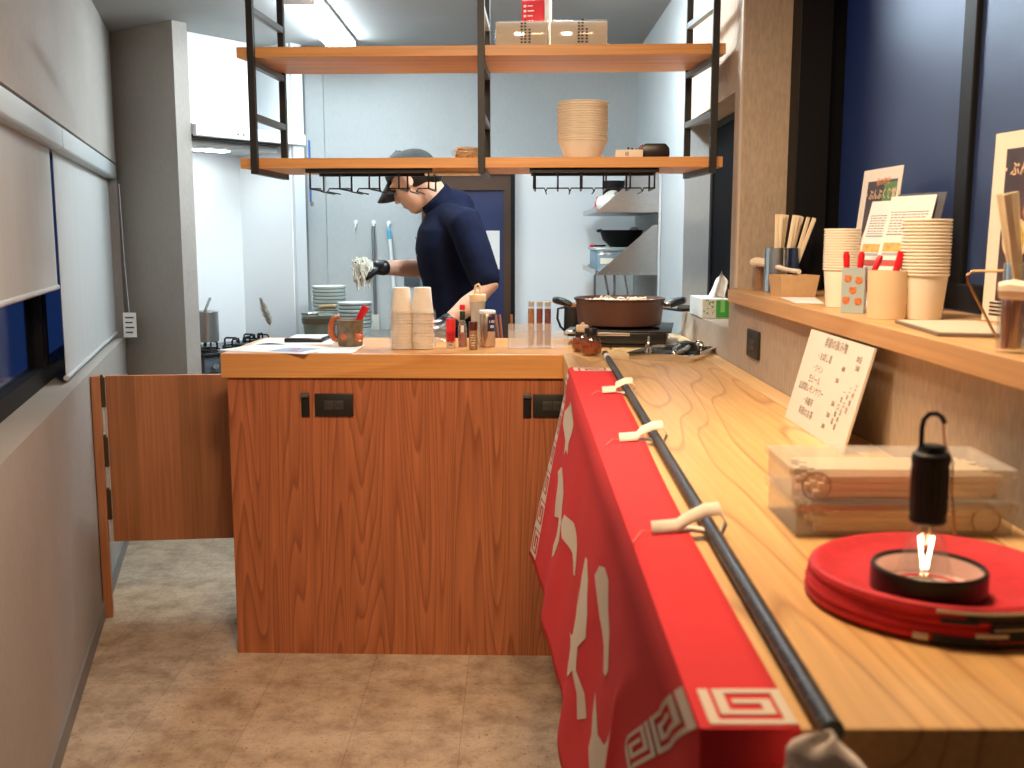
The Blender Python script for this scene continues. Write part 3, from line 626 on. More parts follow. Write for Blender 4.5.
# stainless double wall shelf at the back right
ss = thing('steel_wall_shelf', 'two-tier stainless shelf with slanted ends on the kitchen right wall', 'shelf', (XR, 0, 0))
def tier(z, y0, y1, h):
    g = G(); g.bx(-.265, -.001, y0, y1, z, z+.006).bx(-.265, -.259, y0, y1, z+.006, z+.022)
    tr = g.make('tray', M_steel, ss, smooth=False)
    for y in (y0, y1-.004):
        G().ext([(-.259, y, z+.006), (-.001, y, z+.006), (-.001, y, z+h), (-.03, y, z+h)], (0, .004, 0)).make('end_plate', M_steel, ss, smooth=False)
tier(1.404, 4.24, 5.0, .21); tier(1.148, 4.24, 5.0, .205)
g = G()
for i in range(6): g.lathe([(.0005, 0), (.004, 0), (.004, .002), (.0005, .002)], (-.255+i*.045, 4.2385, 1.1555), 8)
g.make('rivet', M_white, ss)
G().bx(-.010, -.002, 4.215, 4.235, 1.0, 1.62).make('wall_rail', mat('pale_rail', (.6, .62, .62), .4), ss, smooth=False)
for i in range(5): # utensils under the lower tier
    x = XR-.255+i*.047
    t = thing('hanging_utensil', ['long steel ladle', 'steel skimmer', 'steel tongs', 'steel turner', 'steel whisk'][i]+' hanging under the lower steel shelf, number %s from the left' % ['first', 'second', 'third', 'fourth', 'last'][i], 'utensil', (x, 4.40+.05*i, 1.147))
    G().tube([(0, 0, 0), (.004+.02*(i % 2), .02, -.12), (.018+.03*(i % 3), .03, -.20)], .005, 6).make('handle', M_chrome if i else M_steel, t)
    G().ball((.022+.03*(i % 3), .033, -.215), (.022, .012, .018), 12, 8).make('head', M_blackp if i in (2, 3) else M_steel, t)
t = thing('plastic_bin', 'clear blue-tinted plastic bin on the lower steel shelf', 'bin', (.425, 4.62, 1.1545))
G().prism([(-.06, -.2), (.09, -.2), (.09, .2), (-.06, .2)], 0, .092).make('body', clear('blue_tint_plastic', (.75, .88, .95), .12, .45, (.42, .58, .68)), t, bevel=.008)
G().bx(-.068, .098, -.208, .208, .092, .104).make('lid', clear('pale_lid', (.9, .95, .95), .1, .6, (.62, .70, .72)), t, bevel=.003)
G().bx(-.045, .010, -.2035, -.2005, .035, .060).make('sticker', M_paperc, t, smooth=False)
t = thing('wok', 'black wok leaning on top of the bin on the lower steel shelf', 'wok', (.49, 4.62, 1.259))
G().lathe([(.0005, .0), (.05, .004), (.082, .035), (.096, .075), (.098, .075), (.084, .033), (.05, .001), (.0005, -.0005)], (0, 0, .0008), 28).make('body', M_black, t)
G().tube([(-.09, 0, .075), (-.11, -.03, .073), (-.11, -.1, .07)], .006, 8).make('handle', M_black, t)
t = thing('red_knob_tool', 'red tipped tool sticking out at the left of the plastic bin', 'tool', (.352, 4.50, 1.262))
G().tube([(0, 0, .004), (.06, .05, .004)], .004, 8).make('shaft', M_black, t)
G().ball((-.004, -.004, .004), (.010, .008, .0065), 10, 8).make('tip', M_redp, t)
for i, (x, y, s, m, lab) in enumerate([(.405, 4.45, (.045, .05, .036), M_paper, 'crumpled white cloth at the front of the upper steel shelf'), (.45, 4.62, (.05, .07, .05), mat('cream_cloth', (.66, .64, .52), .9), 'cream cloth bundle in the middle of the upper steel shelf'), (.47, 4.80, (.06, .05, .066), M_black, 'black tin at the back of the upper steel shelf')]):
    g = G()
    rr = random.Random(i); ph = [rr.uniform(0, 6) for _ in range(4)]
    if i < 2:
        g.grid(lambda u, v: (s[0]*(1+.12*sin(5*u+ph[0])*sin(4*v+ph[1]))*cos(u)*sin(v), s[1]*(1+.12*sin(6*u+ph[2]))*sin(u)*sin(v), s[2]-s[2]*cos(v)), [k*2*pi/28 for k in range(29)], [k*pi/14+.001 for k in range(15)])
        o = g.make('cloth', m, None, loc=(x, y, 1.4105))
    else:
        o = g.lathe([(.0005, 0), (.05, 0), (.05, .13), (.052, .132), (.052, .15), (.0005, .152)], (0, 0, 0), 24).make('tin', m, None, loc=(x, y, 1.4105))
    tag(o, lab, ['cloth', 'cloth', 'tin'][i])
tag(G().lathe([(.0005, 0), (.016, 0), (.016, .05), (.010, .06), (.010, .075), (.0005, .076)], (0, 0, 0), 16).make('red_bottle', M_redp, None, loc=(.395, 4.74, 1.4105)), 'small red bottle between the cloths on the upper steel shelf', 'bottle')
# utensils standing behind the counter
kt = thing('prep_table', 'low steel prep table behind the counter', 'table', (0, 0, 0))
G().bx(-.55, .10, 3.585, 3.72, .80, .82).make('top', M_steel, kt, smooth=False)
for x in (-.53, .08):
    for y in (3.60, 3.705): G().tube([(x, y, 0), (x, y, .80)], .012, 8).make('leg', M_steel, kt)
for x, lx, lab in [(-.034, -.024, 'left'), (-.024, -.020, 'middle'), (.002, -.004, 'right')]:
    tag(G().tube([(x, 3.63, .8215), (x+lx, 3.64, 1.03)], [.005, .0045], 8).make('wooden_stick', mat('red_brown_stick', (.34, .12, .05), .5), None), lab+' red-brown stick standing behind the silver can at the counter back', 'stick', 'sticks behind the counter')

# ------------------------------------------------------------------ things on the left counter
T = ZC+.0006
def sheet(name, pts, z, m, parent, th=.0006): return G().prism(pts, z, z+th).make(name, m, parent, smooth=False)
def papers(): 
    t = thing('menu_sheet', 'large white menu sheet hanging over the left front corner of the counter', 'paper', (-.75, 3.19, T))
    sheet('sheet', [(-.165, -.045), (.13, -.155), (.21, .03), (-.06, .17)], 0, M_paper, t)
    g = G(); g.prism([(.0, -.075), (.10, -.11), (.15, .0), (.045, .03)], .0007, .0009); g.make('printed_panel', mat('pale_blue_print', (.34, .40, .55), .7, noise=.3, nscale=60), t, smooth=False)
    g = G()
    for k in range(4): g.prism([(.06, -.07+.025*k), (.09, -.08+.025*k), (.093, -.073+.025*k), (.063, -.063+.025*k)], .001, .0012)
    g.make('red_print', mat('brick_print', (.5, .12, .08), .7), t, smooth=False)
    t = thing('menu_sheet', 'white paper sheet lying at the counter back left, under the dark tray', 'paper', (-.72, 3.42, T))
    sheet('sheet', [(-.13, -.12), (.13, -.10), (.12, .11), (-.13, .09)], 0, M_paper, t)
    t = thing('menu_card', 'small white card lying under the animal mug', 'card', (-.53, 3.18, T))
    sheet('card', [(-.06, -.125), (.05, -.125), (.05, .125), (-.05, .125)], 0, M_paper, t, .0008)
    t = thing('cash_tray', 'dark square tray with a white slip on it beside the animal mug', 'tray', (-.695, 3.44, T+.0008))
    G().prism([(-.062, -.07), (.065, -.07), (.075, .07), (-.058, .07)], 0, .014).make('tray', mat('black_lacquer', (.015, .010, .008), .25), t, bevel=.004)
    sheet('slip', [(-.05, -.055), (.058, -.055), (.064, .06), (-.048, .06)], .0145, M_paper, t)
papers()
# animal mug with a red spoon
mg = thing('mug', 'brown ceramic mug with a tail-like handle and orange animal reliefs', 'mug', (-.520, 3.27, T+.0010), R(0))
M_mug = mat('mug_brown', (.17, .125, .075), .45, noise=.35, nscale=45); M_fox = mat('mug_orange', (.48, .12, .04), .4, noise=.2, nscale=50)
lathe_part('body', [(.0005, 0), (.036, 0), (.039, .004), (.043, .080), (.044, .084), (.042, .085), (.039, .080), (.035, .006), (.0005, .006)], M_mug, mg, 28)
h = [(-.036, 0, .016), (-.052, 0, .022), (-.062, 0, .042), (-.061, 0, .066), (-.052, 0, .088), (-.040, 0, .092)]
G().tube(h, [.007, .009, .0105, .0105, .009, .006], 12).ball((-.0385, 0, .0935), .0075, 10, 8).make('tail_handle', M_fox, mg)
G().ball((-.037, -.004, .098), .0045, 8, 6).ball((-.045, -.004, .097), .004, 8, 6).make('white_spots', M_ivory, mg)
G().ball((-.014, -.036, .032), (.013, .006, .012), 14, 10, Euler((0, .5, 0)).to_matrix()).make('leaf_relief', M_fox, mg)
a = G().ball((.030, -.028, .028), (.016, .012, .015), 14, 10).ball((.020, -.033, .042), .005, 8, 6).ball((.040, -.022, .043), .005, 8, 6).ball((.034, -.036, .024), (.006, .005, .004), 8, 6).make('animal_relief', M_fox, mg)
G().ball((.036, -.0385, .020), (.005, .003, .003), 8, 6).make('muzzle', M_ivory, a)
tag(G().tube([(.0, .0, .0), (.010, 0, .05), (.030, 0, .085), (.050, 0, .118)], [.004, .006, .011, .013], 10).make('red_spoon', M_redp, None, loc=(-.518, 3.275, T+.0085)), 'red plastic spoon standing in the animal mug', 'spoon')
# two bagged stacks of upside-down paper cups
CUPI = [(.0005, .0805), (.0255, .0805), (.0265, .078), (.0335, .003), (.0355, .0025), (.0357, .0), (.0335, -.0003), (.0325, .002), (.0250, .0770), (.0005, .0775)]
c0 = lathe_part('paper_cup', CUPI, M_cup, None, 32)
first = [True]
def inv_stack(x, y, n, which):
    for k in range(n):
        o = c0 if first[0] else dup(c0); first[0] = False
        o.location = (x+.0007*sin(k*2.3), y+.0007*cos(k*1.9), T+.0012+k*.0100)
        lab = ('bottom' if k == 0 else 'topmost' if k == n-1 else 'middle')
        tag(o, {'bottom': 'upside-down kraft paper cup at the bottom of the %s bagged stack on the counter', 'topmost': 'bare upside-down paper cup on top of the %s bagged stack on the counter', 'middle': 'upside-down kraft paper cup inside the plastic bag of the %s counter stack'}[lab] % which, 'cup', 'bagged paper cups on the counter')
    t = thing('plastic_bag', 'crinkled clear plastic bag around the %s cup stack on the counter' % which, 'bag', (x, y, T))
    rr = random.Random(len(which)); ph = [rr.uniform(0, 6) for _ in range(3)]
    g = G(); g.grid(lambda u, v: ((.0395+.0018*sin(7*u+ph[0]+40*v)+.0012*sin(90*v+3*u))*cos(u), (.0395+.0018*sin(6*u+ph[1]-50*v)+.0015*sin(70*v+ph[2]))*sin(u), .0005+v), [i*2*pi/40 for i in range(41)], [.1215*i/24 for i in range(25)])
    g.make('film', M_bag, t)
inv_stack(-.346, 3.20, 12, 'left'); inv_stack(-.280, 3.20, 12, 'right')
# small condiments
def lab_print(g, r, z0, rows, a0=-2.2, a1=-.9, h=.004):
    for k in range(rows):
        for j in range(6):
            if (j*7+k*3) % 5 == 0: continue
            a = a0+(a1-a0)*j/6; b2 = a0+(a1-a0)*(j+.7)/6
            g.add([(r*cos(a), r*sin(a), z0+k*h*2), (r*cos(b2), r*sin(b2), z0+k*h*2), (r*cos(b2), r*sin(b2), z0+k*h*2+h), (r*cos(a), r*sin(a), z0+k*h*2+h)], [(0, 1, 2, 3)])
    return g
t = thing('chili_shaker', 'red and white round chili powder shaker on the counter', 'shaker', (-.194, 3.22, T))
lathe_part('body', [(.0005, 0), (.0135, 0), (.014, .002), (.014, .052), (.0135, .054), (.0005, .054)], mat('pale_label_paper', (.62, .50, .40), .5), t, 20)
G().lathe([(.0142, .02), (.0144, .02), (.0144, .054), (.0142, .054)], (0, 0, 0), 20, closed=True).make('red_label', M_redp, t)
lathe_part('cap', [(.0138, .052), (.0152, .053), (.0152, .090), (.0145, .092), (.0005, .092)], mat('bright_red_cap', (.75, .03, .03), .4), t, 20)
lab_print(G(), .0146, .008, 5).make('print', M_ink, t, smooth=False)
t = thing('hot_sauce_bottle', 'slim hot sauce bottle with a red cap and dark neck label', 'bottle', (-.158, 3.245, T))
lathe_part('glass', [(.0005, .001), (.0135, 0), (.0145, .003), (.0145, .060), (.0115, .076), (.0075, .088), (.007, .118), (.0005, .118)], clear('sauce_glass', (.93, .93, .85), .15, .12), t, 20)
lathe_part('sauce', [(.0005, .002), (.0128, .002), (.0132, .004), (.0132, .044), (.0005, .044)], mat('red_sauce', (.34, .030, .010), .4), t, 20)
lathe_part('neck_band', [(.0082, .086), (.0088, .087), (.0088, .112), (.0082, .113)], mat('dark_green_band', (.015, .025, .012), .5), t, 16)
lathe_part('cap', [(.0075, .118), (.009, .119), (.009, .133), (.008, .135), (.0005, .135)], M_redp, t, 16)
g = G().add([(.0148*cos(a), .0148*sin(a), z) for a in (-1.9, -1.57, -1.2) for z in (.048, .070)][:], [(0, 2, 3, 1), (2, 4, 5, 3)]); g.make('label', M_paper, t, smooth=False)
t = thing('spice_jar', 'small spice jar with a dark maroon lid beside the hot sauce', 'jar', (-.121, 3.165, T))
lathe_part('body', [(.0005, 0), (.0125, 0), (.0132, .002), (.0132, .058), (.012, .062), (.0005, .062)], mat('brown_spice', (.32, .17, .08), .4, noise=.4, nscale=200), t, 20)
lathe_part('lid', [(.0128, .060), (.0138, .061), (.0138, .085), (.013, .087), (.0005, .087)], mat('maroon_lid', (.09, .018, .014), .35), t, 20)
lab_print(G(), .0134, .012, 5).make('print', M_ivory, t, smooth=False)
t = thing('pepper_can', 'tall metallic spice can with a white cap and navy label', 'can', (-.079, 3.25, T))
lathe_part('can', [(.0005, 0), (.0255, 0), (.026, .002), (.026, .105), (.025, .107), (.0005, .107)], mat('copper_silver_can', (.55, .42, .32), .25, .9), t, 28)
lathe_part('cap', [(.0255, .106), (.027, .107), (.027, .114), (.025, .117), (.0005, .117)], M_white, t, 28)
def wrap(r, a0, a1, z0, z1, m, name, parent):
    n = 8; g = G(); g.grid(lambda u, v: (r*cos(u), r*sin(u), v), [a0+(a1-a0)*i/n for i in range(n+1)], [z0, z1]); return g.make(name, m, parent)
wrap(.0263, -1.5, -.35, .052, .098, mat('navy_label', (.02, .02, .10), .4), 'label', t)
wrap(.0263, -1.5, -.35, .005, .050, mat('tan_label', (.50, .33, .22), .45), 'lower_label', t)
g = lab_print(G(), .0266, .062, 2, -1.3, -.5, .008); g.make('print', M_paper, t, smooth=False)
t = thing('dressing_dispenser', 'tall clear dispenser with a pale wooden lid and loop handle', 'dispenser', (-.112, 3.33, T))
lathe_part('body', [(.0005, .001), (.019, .0), (.020, .003), (.0235, .1), (.0265, .135), (.0275, .160), (.026, .160), (.022, .1), (.018, .004), (.0005, .004)], clear('hazy_plastic', (.93, .92, .88), .1, .45, (.75, .70, .62)), t, 24)
lathe_part('filling', [(.0005, .005), (.0175, .005), (.0205, .085), (.0005, .085)], mat('amber_filling', (.45, .20, .08), .5), t, 24)
lathe_part('lid', [(.0265, .155), (.029, .157), (.029, .178), (.027, .181), (.0005, .181)], mat('pale_yellow_lid', (.72, .52, .28), .5), t, 24)
G().tube([(-.009+.0*k, 0, .18) for k in (0,)]+[(-.010, 0, .195), (-.006, 0, .213), (.003, 0, .218), (.009, 0, .208), (.009, 0, .181)], .0042, 8).make('loop_handle', mat('pale_yellow_lid', (0, 0, 0)), t); t.scale = (.95, .95, .90)
# cloudy bag behind
t = thing('wet_towel_bag', 'small clear plastic bag behind the red chili shaker', 'bag', (-.235, 3.40, T))
rr = random.Random(11)
G().grid(lambda u, v: (.045*cos(u)*sin(v)*(1+.15*sin(5*u+3*v)), .035*sin(u)*sin(v)*(1+.15*sin(4*u)), .028-.028*cos(v)+.003*sin(6*u)*sin(v)), [k*2*pi/30 for k in range(31)], [.02+k*(pi-.04)/14 for k in range(15)]).make('film', M_bag, t)
# frosted acrylic stand with three spice tubes
t = thing('acrylic_stand', 'frosted acrylic box holding three spice tubes on the counter', 'box', (.060, 3.235, T))
G().bx(-.072, .066, -.038, -.034, 0, .078).bx(-.072, .066, .034, .038, 0, .05).bx(-.072, .066, -.034, .034, 0, .003).bx(-.072, -.069, -.034, .034, .003, .06).make('box', M_acr, t, smooth=False)
t2 = thing('acrylic_block', 'low frosted acrylic holder with one rounded corner beside the spice tube box', 'box', (.152, 3.235, T))
G().ext([(-.023, -.02, 0), (.027, -.02, 0), (.027, -.02, .034), (.022, -.02, .045), (.012, -.02, .050), (-.023, -.02, .050)], (0, .045, 0)).make('block', M_acr, t2, smooth=False)
tb = thing('spice_tube', 'left spice tube, filled with light brown powder, in the acrylic box', 'tube', (.061, 3.245, T+.0035), 0, 'spice tubes in the acrylic box')
def spice(col, name): return mat(name, col, .6, noise=.3, nscale=300)
for i, (x, col, lab) in enumerate([(.061, (.48, .20, .06), 'left spice tube, filled with light brown powder, in the acrylic box'), (.088, (.30, .06, .02), 'middle spice tube, filled with dark red flakes, in the acrylic box'), (.114, (.24, .055, .03), 'right spice tube, filled with dark brown flakes, in the acrylic box')]):
    o = tb if i == 0 else thing('spice_tube', lab, 'tube', (x, 3.245, T+.0035), 0, 'spice tubes in the acrylic box')
    lathe_part('glass', [(.0005, .0005), (.010, 0), (.0105, .002), (.0105, .142), (.0095, .144)], M_glass, o, 18)
    lathe_part('spice', [(.0005, .002), (.0093, .002), (.0095, .118), (.0005, .119)], spice(col, 'spice_%d' % i), o, 18)
    lathe_part('stopper', [(.0005, .126), (.008, .126), (.0093, .140), (.0005, .141)], mat('pale_stopper', (.62, .50, .36), .6), o, 18)

# ------------------------------------------------------------------ stove, pan, tray and bottles on the right counter
cs = thing('gas_burner', 'black portable gas burner under the brown pan', 'burner', (.385, 3.40, T), R(-10))
G().bx(-.155, .135, -.17, .17, .010, .048).bx(-.145, .125, -.16, .16, 0, .010).make('body', mat('burner_black', (.012, .011, .011), .3), cs, bevel=.006)
G().bx(-.165, .150, -.175, .175, .048, .053).make('top_plate', M_blackp, cs, bevel=.002)
G().bx(-.120, .02, -.1775, -.1735, .036, .046).make('front_trim', mat('warm_steel_trim', (.5, .45, .42), .3, .9), cs, bevel=.001)
G().bx(-.195, -.16, -.12, .02, .035, .047).make('fuel_lid', mat('silver_lid', (.6, .6, .6), .3, .9), cs, bevel=.004)
for j in range(4):
    th = j*pi/2+pi/4; c, s = cos(th), sin(th)
    G().ext([(.02*c, .02*s, .053), (.15*c, .15*s, .053), (.15*c, .15*s, .058), (.02*c, .02*s, .058)], (-.005*s, .005*c, 0)).make('pan_support', M_black, cs, smooth=False)
px, py, pz = .358, 3.40, T+.0588
pn = thing('saute_pan', 'brown two-handled deep pan of stew on the black gas burner', 'pan', (px, py, pz))
M_panb = mat('brown_pan_enamel', (.115, .048, .032), .38)
lathe_part('body', [(.0005, 0), (.132, 0), (.138, .004), (.147, .080), (.1505, .083), (.1505, .088), (.146, .088), (.143, .082), (.134, .008), (.0005, .006)], M_panb, pn, 56)
lathe_part('rim', [(.1485, .084), (.1520, .085), (.1520, .0895), (.1490, .0895)], mat('dark_rim', (.05, .022, .016), .3), pn, 56)
lathe_part('stew', [(.0005, .076), (.141, .074)], mat('stew_broth', (.30, .14, .06), .25, noise=.4, nscale=40), pn, 48)
g = G(); rr = random.Random(9)
for i in range(70):
    a = rr.uniform(0, 2*pi); r = .12*math.sqrt(rr.random()); q = Euler((rr.uniform(-.5, .5), rr.uniform(-.5, .5), rr.uniform(0, 3))).to_matrix()
    g.ball((r*cos(a), r*sin(a), .078+rr.uniform(0, .006)), (rr.uniform(.006, .016), rr.uniform(.005, .010), .005), 8, 6, q)
g.make('noodle_bits', mat('stew_bits', (.66, .52, .36), .5, noise=.25, nscale=40), pn)['kind'] = 'stuff'
for sx, dx in ((-1, -1), (1, 1)):
    h = G().tube([(sx*.147, -.03, .066), (sx*.172, -.02, .066), (sx*.172, .02, .066), (sx*.147, .03, .066)], .006, 8).make('handle_stem', mat('bronze_stem', (.45, .22, .10), .35, .8), pn)
    G().tube([(sx*.163, -.034, .066), (sx*.182, -.035, .074), (sx*.206, -.022, .080), (sx*.213, 0, .081), (sx*.206, .022, .080), (sx*.182, .035, .074), (sx*.163, .034, .066)], [.010, .011, .0115, .0115, .0115, .011, .010], 10).make('grip', M_blackp, h)
t = thing('pitcher', 'small black pitcher with a loop handle behind the burner', 'pitcher', (.222, 3.635, T))
lathe_part('body', [(.0005, 0), (.035, 0), (.038, .004), (.036, .10), (.038, .108), (.034, .108), (.032, .1), (.033, .006), (.0005, .006)], M_blackp, t, 24)
G().tube([(-.035, 0, .100), (-.058, 0, .095), (-.060, 0, .06), (-.048, 0, .03), (-.034, 0, .018)], .0045, 8).make('handle', M_blackp, t)
def soy(x, y, lidm, lidn, lab, hl):
    t = thing('soy_bottle', lab, 'bottle', (x, y, T))
    lathe_part('glass', [(.0005, .001), (.022, 0), (.029, .004), (.0315, .018), (.029, .034), (.022, .046), (.0185, .050), (.0175, .050)], M_glass, t, 26)
    lathe_part('sauce', [(.0005, .003), (.021, .003), (.0275, .006), (.030, .018), (.0278, .031), (.0005, .031)], mat('amber_sauce', (.42, .085, .015), .2, trans=.35), t, 26)
    lathe_part('cap', [(.0165, .046), (.0185, .048), (.0185, hl), (.0175, hl+.002), (.006, hl+.003), (.005, hl+.008), (.0005, hl+.008)], lidm, t, 24)
    t.scale = (1.08, 1.08, 1.30)
soy(.234, 3.010, M_blackp, 'cap', 'round amber soy sauce bottle with a black cap', .060)
soy(.216, 3.115, mat('beige_cap', (.66, .50, .34), .5), 'cap', 'soy sauce bottle with a beige cap behind the black-capped one', .060)
# tray with tools
tr = thing('steel_tray', 'shallow steel tray of serving tools in front of the burner', 'tray', (.475, 2.985, T), R(-26.8))
g = G(); g.bx(-.085, .085, -.125, .125, 0, .002)
for a in [(-.090, -.085, -.130, .130), (.085, .090, -.130, .130)]: g.prism([(a[0], a[2]), (a[1], a[2]), (a[1], a[3]), (a[0], a[3])], .0, .019)
for a in [(-.085, .085, -.130, -.125), (-.085, .085, .125, .130)]: g.bx(a[0], a[1], a[2], a[3], 0, .019)
g.bx(-.095, -.088, -.135, .135, .017, .020).bx(.088, .095, -.135, .135, .017, .020).bx(-.09, .09, -.135, -.128, .017, .020).bx(-.09, .09, .128, .135, .017, .020)
g.make('tray', M_chrome, tr, smooth=False)
def on_tray(x, y, z): c, s = cos(R(-26.8)), sin(R(-26.8)); return (.475+x*c-y*s, 2.985+x*s+y*c, T+z)
t = thing('ladle', 'black ladle lying face down in the steel tray', 'ladle', on_tray(.02, .06, .0025), R(20))
G().lathe([(.0005, .040), (.025, .034), (.038, .018), (.042, 0), (.040, 0), (.036, .016), (.024, .032), (.0005, .037)], (0, 0, 0), 24).make('bowl', M_blackp, t)
G().tube([(-.02, -.03, .006), (-.05, -.12, .014), (-.055, -.165, .022)], [.006, .006, .007], 8).make('handle', M_blackp, t)
t = thing('tongs', 'steel tongs lying across the tray', 'tongs', on_tray(.03, -.02, .0205), R(-18))
for sx in (-1, 1): G().tube([(.0, -.12, .004), (sx*.016, -.02, .006), (sx*.012, .08, .005)], [.006, .007, .007], 8).make('arm', M_steel, t)
G().ball((0, -.122, .004), .008, 10, 8).make('joint', M_chrome, t)
t = thing('serving_spoon', 'dark flat spoon lying at the tray front edge', 'spoon', on_tray(.045, -.085, .0025), R(60))
G().ball((0, 0, .005), (.036, .024, .0045), 18, 8).make('bowl', M_blackp, t); G().tube([(.03, 0, .006), (.09, 0, .012)], .005, 8).make('handle', M_blackp, t)
t = thing('spice_grinder', 'small pointed steel pepper mill at the left end of the tray', 'mill', on_tray(-.058, -.055, .0025))
lathe_part('body', [(.0005, 0), (.012, 0), (.013, .014), (.009, .024), (.010, .032), (.004, .042), (.003, .058), (.0005, .060)], M_chrome, t, 16)
t = thing('whisk', 'small steel whisk with looped wires at the right end of the tray', 'whisk', on_tray(.052, .075, .0035), R(40))
for k in range(5):
    th = k*pi/5; G().tube([(.018*cos(th)*sin(u), .018*sin(th)*sin(u), .020+.018*cos(u)) for u in [i*2*pi/16 for i in range(16)]], .0014, 5, closed=True).make('wire_loop', M_chrome, t)
G().tube([(0, 0, .003), (-.03, -.02, .003)], .003, 6).make('handle', M_chrome, t)
tag(G().bx(-.03, .03, -.04, .04, 0, .004).make('black_spatula', M_blackp, None, loc=on_tray(-.045, .05, .0025), bevel=.0015), 'flat black spatula head at the back of the steel tray', 'spatula')
t = thing('black_turner', 'black handled turner lying on the hatch sill beside the pan', 'turner', (.625, 3.57, 1.0456), R(20))
G().tube([(-.04, .02, .012), (.045, -.05, .012)], .0115, 10).make('grip', M_blackp, t); G().bx(-.045, -.02, .0, .12, .0, .008).make('blade', M_blackp, t, bevel=.002)
t = thing('tissue_box', 'green and white tissue box on the hatch sill', 'box', (.653, 3.37, 1.0455))
G().bx(-.046, .046, -.115, .115, 0, .062).make('carton', mat('tissue_carton', (.66, .66, .62), .6), t, smooth=False, bevel=.002)
M_grn = mat('leaf_green', (.05, .36, .05), .6)
rr = random.Random(4)
G().bx(-.002, .044, -.1158, -.1151, .003, .058).make('green_panel', M_grn, t, smooth=False)
G().bx(.012, .026, -.1164, -.1159, .020, .058).make('leaf_highlight', mat('pale_green_print', (.25, .62, .18), .6), t, smooth=False)
g = G()
for i in range(30):
    x = rr.uniform(-.040, -.008); z = rr.uniform(.008, .054); a = rr.uniform(0, 3)
    g.add([(x, -.1156, z), (x+.010*cos(a), -.1156, z+.010*sin(a)), (x+.005*cos(a)+.003, -.1156, z+.005*sin(a)+.004)], [(0, 1, 2)])
g.make('leaf_print', M_grn, t, smooth=False)
G().grid(lambda u, v: (.012+.022*u*(1-v*.3)+.018*v, -.03+.012*sin(4*u)+.004*sin(9*v), .0625+v*.085*(1-.3*abs(u))), [i/8*2-1 for i in range(17)][:17], [i/8 for i in range(9)]).make('tissue', M_paper, t, solid=.001)

# ------------------------------------------------------------------ red flag with its pole
def ip(x, xs, ys): return float(np.interp(x, xs, ys))
def sm(a, b2, x): k = min(1, max(0, (x-a)/(b2-a))); return k*k*(3-2*k)
def cloth(s, t, lift=0.):
    y = 2.67-s; xr = ip(y, [.56, 1.12, 2.67], [.201, .204, .258]); xe = ip(y, [.69, 2.67], [.1365, .1555]); over = max(0., s-2.0)
    if t <= 0:
        yy = y+over*.90; z = .9622-over*.95+.0016*sin(9*s); x = xe+(xr-xe)*(-t)+over*.10*(-t)
        return (x, yy-lift*(1 if over > .004 else 0), z+lift)
    xb = ip(y, [.5, 1.5, 2.0, 2.67], [.10, .093, .088, .062])
    k = 1-min(1, t/.12); yy = y+over*.90*(1-min(1, t/.40))+.75*min(t, .36)*sm(1.48, 1.95, s); z = .957-.485*t-over*.8*(1-min(1, t/.5))
    x = xe-.004+(xb-xe)*t+.008*sin(11*s-1.3)*t+.004*sin(23*s+6*t)*t*(1-.3*t)
    x = x-.0075*(1-k)*k*4*.55; z = z+.0050*k
    return (x-lift, yy-lift*.2, z+lift*.3)
fl = thing('banner_flag', 'red banner flag with white brush strokes draped over the right worktop edge', 'flag', (0, 0, 0))
SS = [2.115*i/110 for i in range(111)]; TT = [-1+.2*i for i in range(5)]+[-.08, -.02, .004, .02, .04, .07, .1]+[.14+.9*i/26 for i in range(27)]
G().grid(lambda s, t: cloth(s, t), SS, TT).make('cloth', M_red, fl, solid=.0012)
STROKES = [
 [(.294, .084), (.136, .186), (.153, .241), (.275, .29), (.301, .345), (.361, .288), (.439, .281), (.413, .239), (.456, .178), (.463, .132), (.384, .106), (.356, .09)],
 [(.268, .418), (.205, .472), (.256, .507), (.293, .568), (.347, .626), (.463, .566), (.485, .589), (.49, .637), (.419, .723), (.446, .768), (.54, .691), (.585, .6), (.559, .531), (.503, .491), (.486, .442), (.424, .401), (.337, .397)],
 [(.6, .471), (.566, .527), (.617, .566), (.778, .53), (.875, .548), (.908, .53), (.901, .479), (.876, .441), (.739, .426)],
 [(1.063, .355), (1.044, .432), (1.031, .551), (1.0, .5), (1.032, .588), (1.015, .663), (.96, .718), (.92, .739), (.979, .746), (1.007, .788), (1.076, .768), (1.133, .693), (1.193, .715), (1.217, .778), (1.291, .698), (1.251, .659), (1.167, .662), (1.156, .593), (1.217, .512), (1.206, .442), (1.162, .366), (1.102, .338)],
 [(1.264, .25), (1.231, .301), (1.308, .37), (1.386, .396), (1.416, .439), (1.449, .423), (1.47, .386), (1.437, .317), (1.387, .285), (1.361, .224), (1.315, .219)],
 [(1.348, .558), (1.35, .626), (1.366, .67), (1.351, .725), (1.388, .762), (1.45, .82), (1.56, .74), (1.58, .542), (1.647, .423), (1.672, .36), (1.682, .315), (1.639, .385), (1.566, .482), (1.5, .558), (1.43, .603), (1.395, .58)]]
for p in STROKES:
    vs, fs = polyfill(p, lambda u, v: cloth(u, v, .0016), 4); G().add(vs, fs).make('brush_stroke', M_ivory, fl, smooth=True)
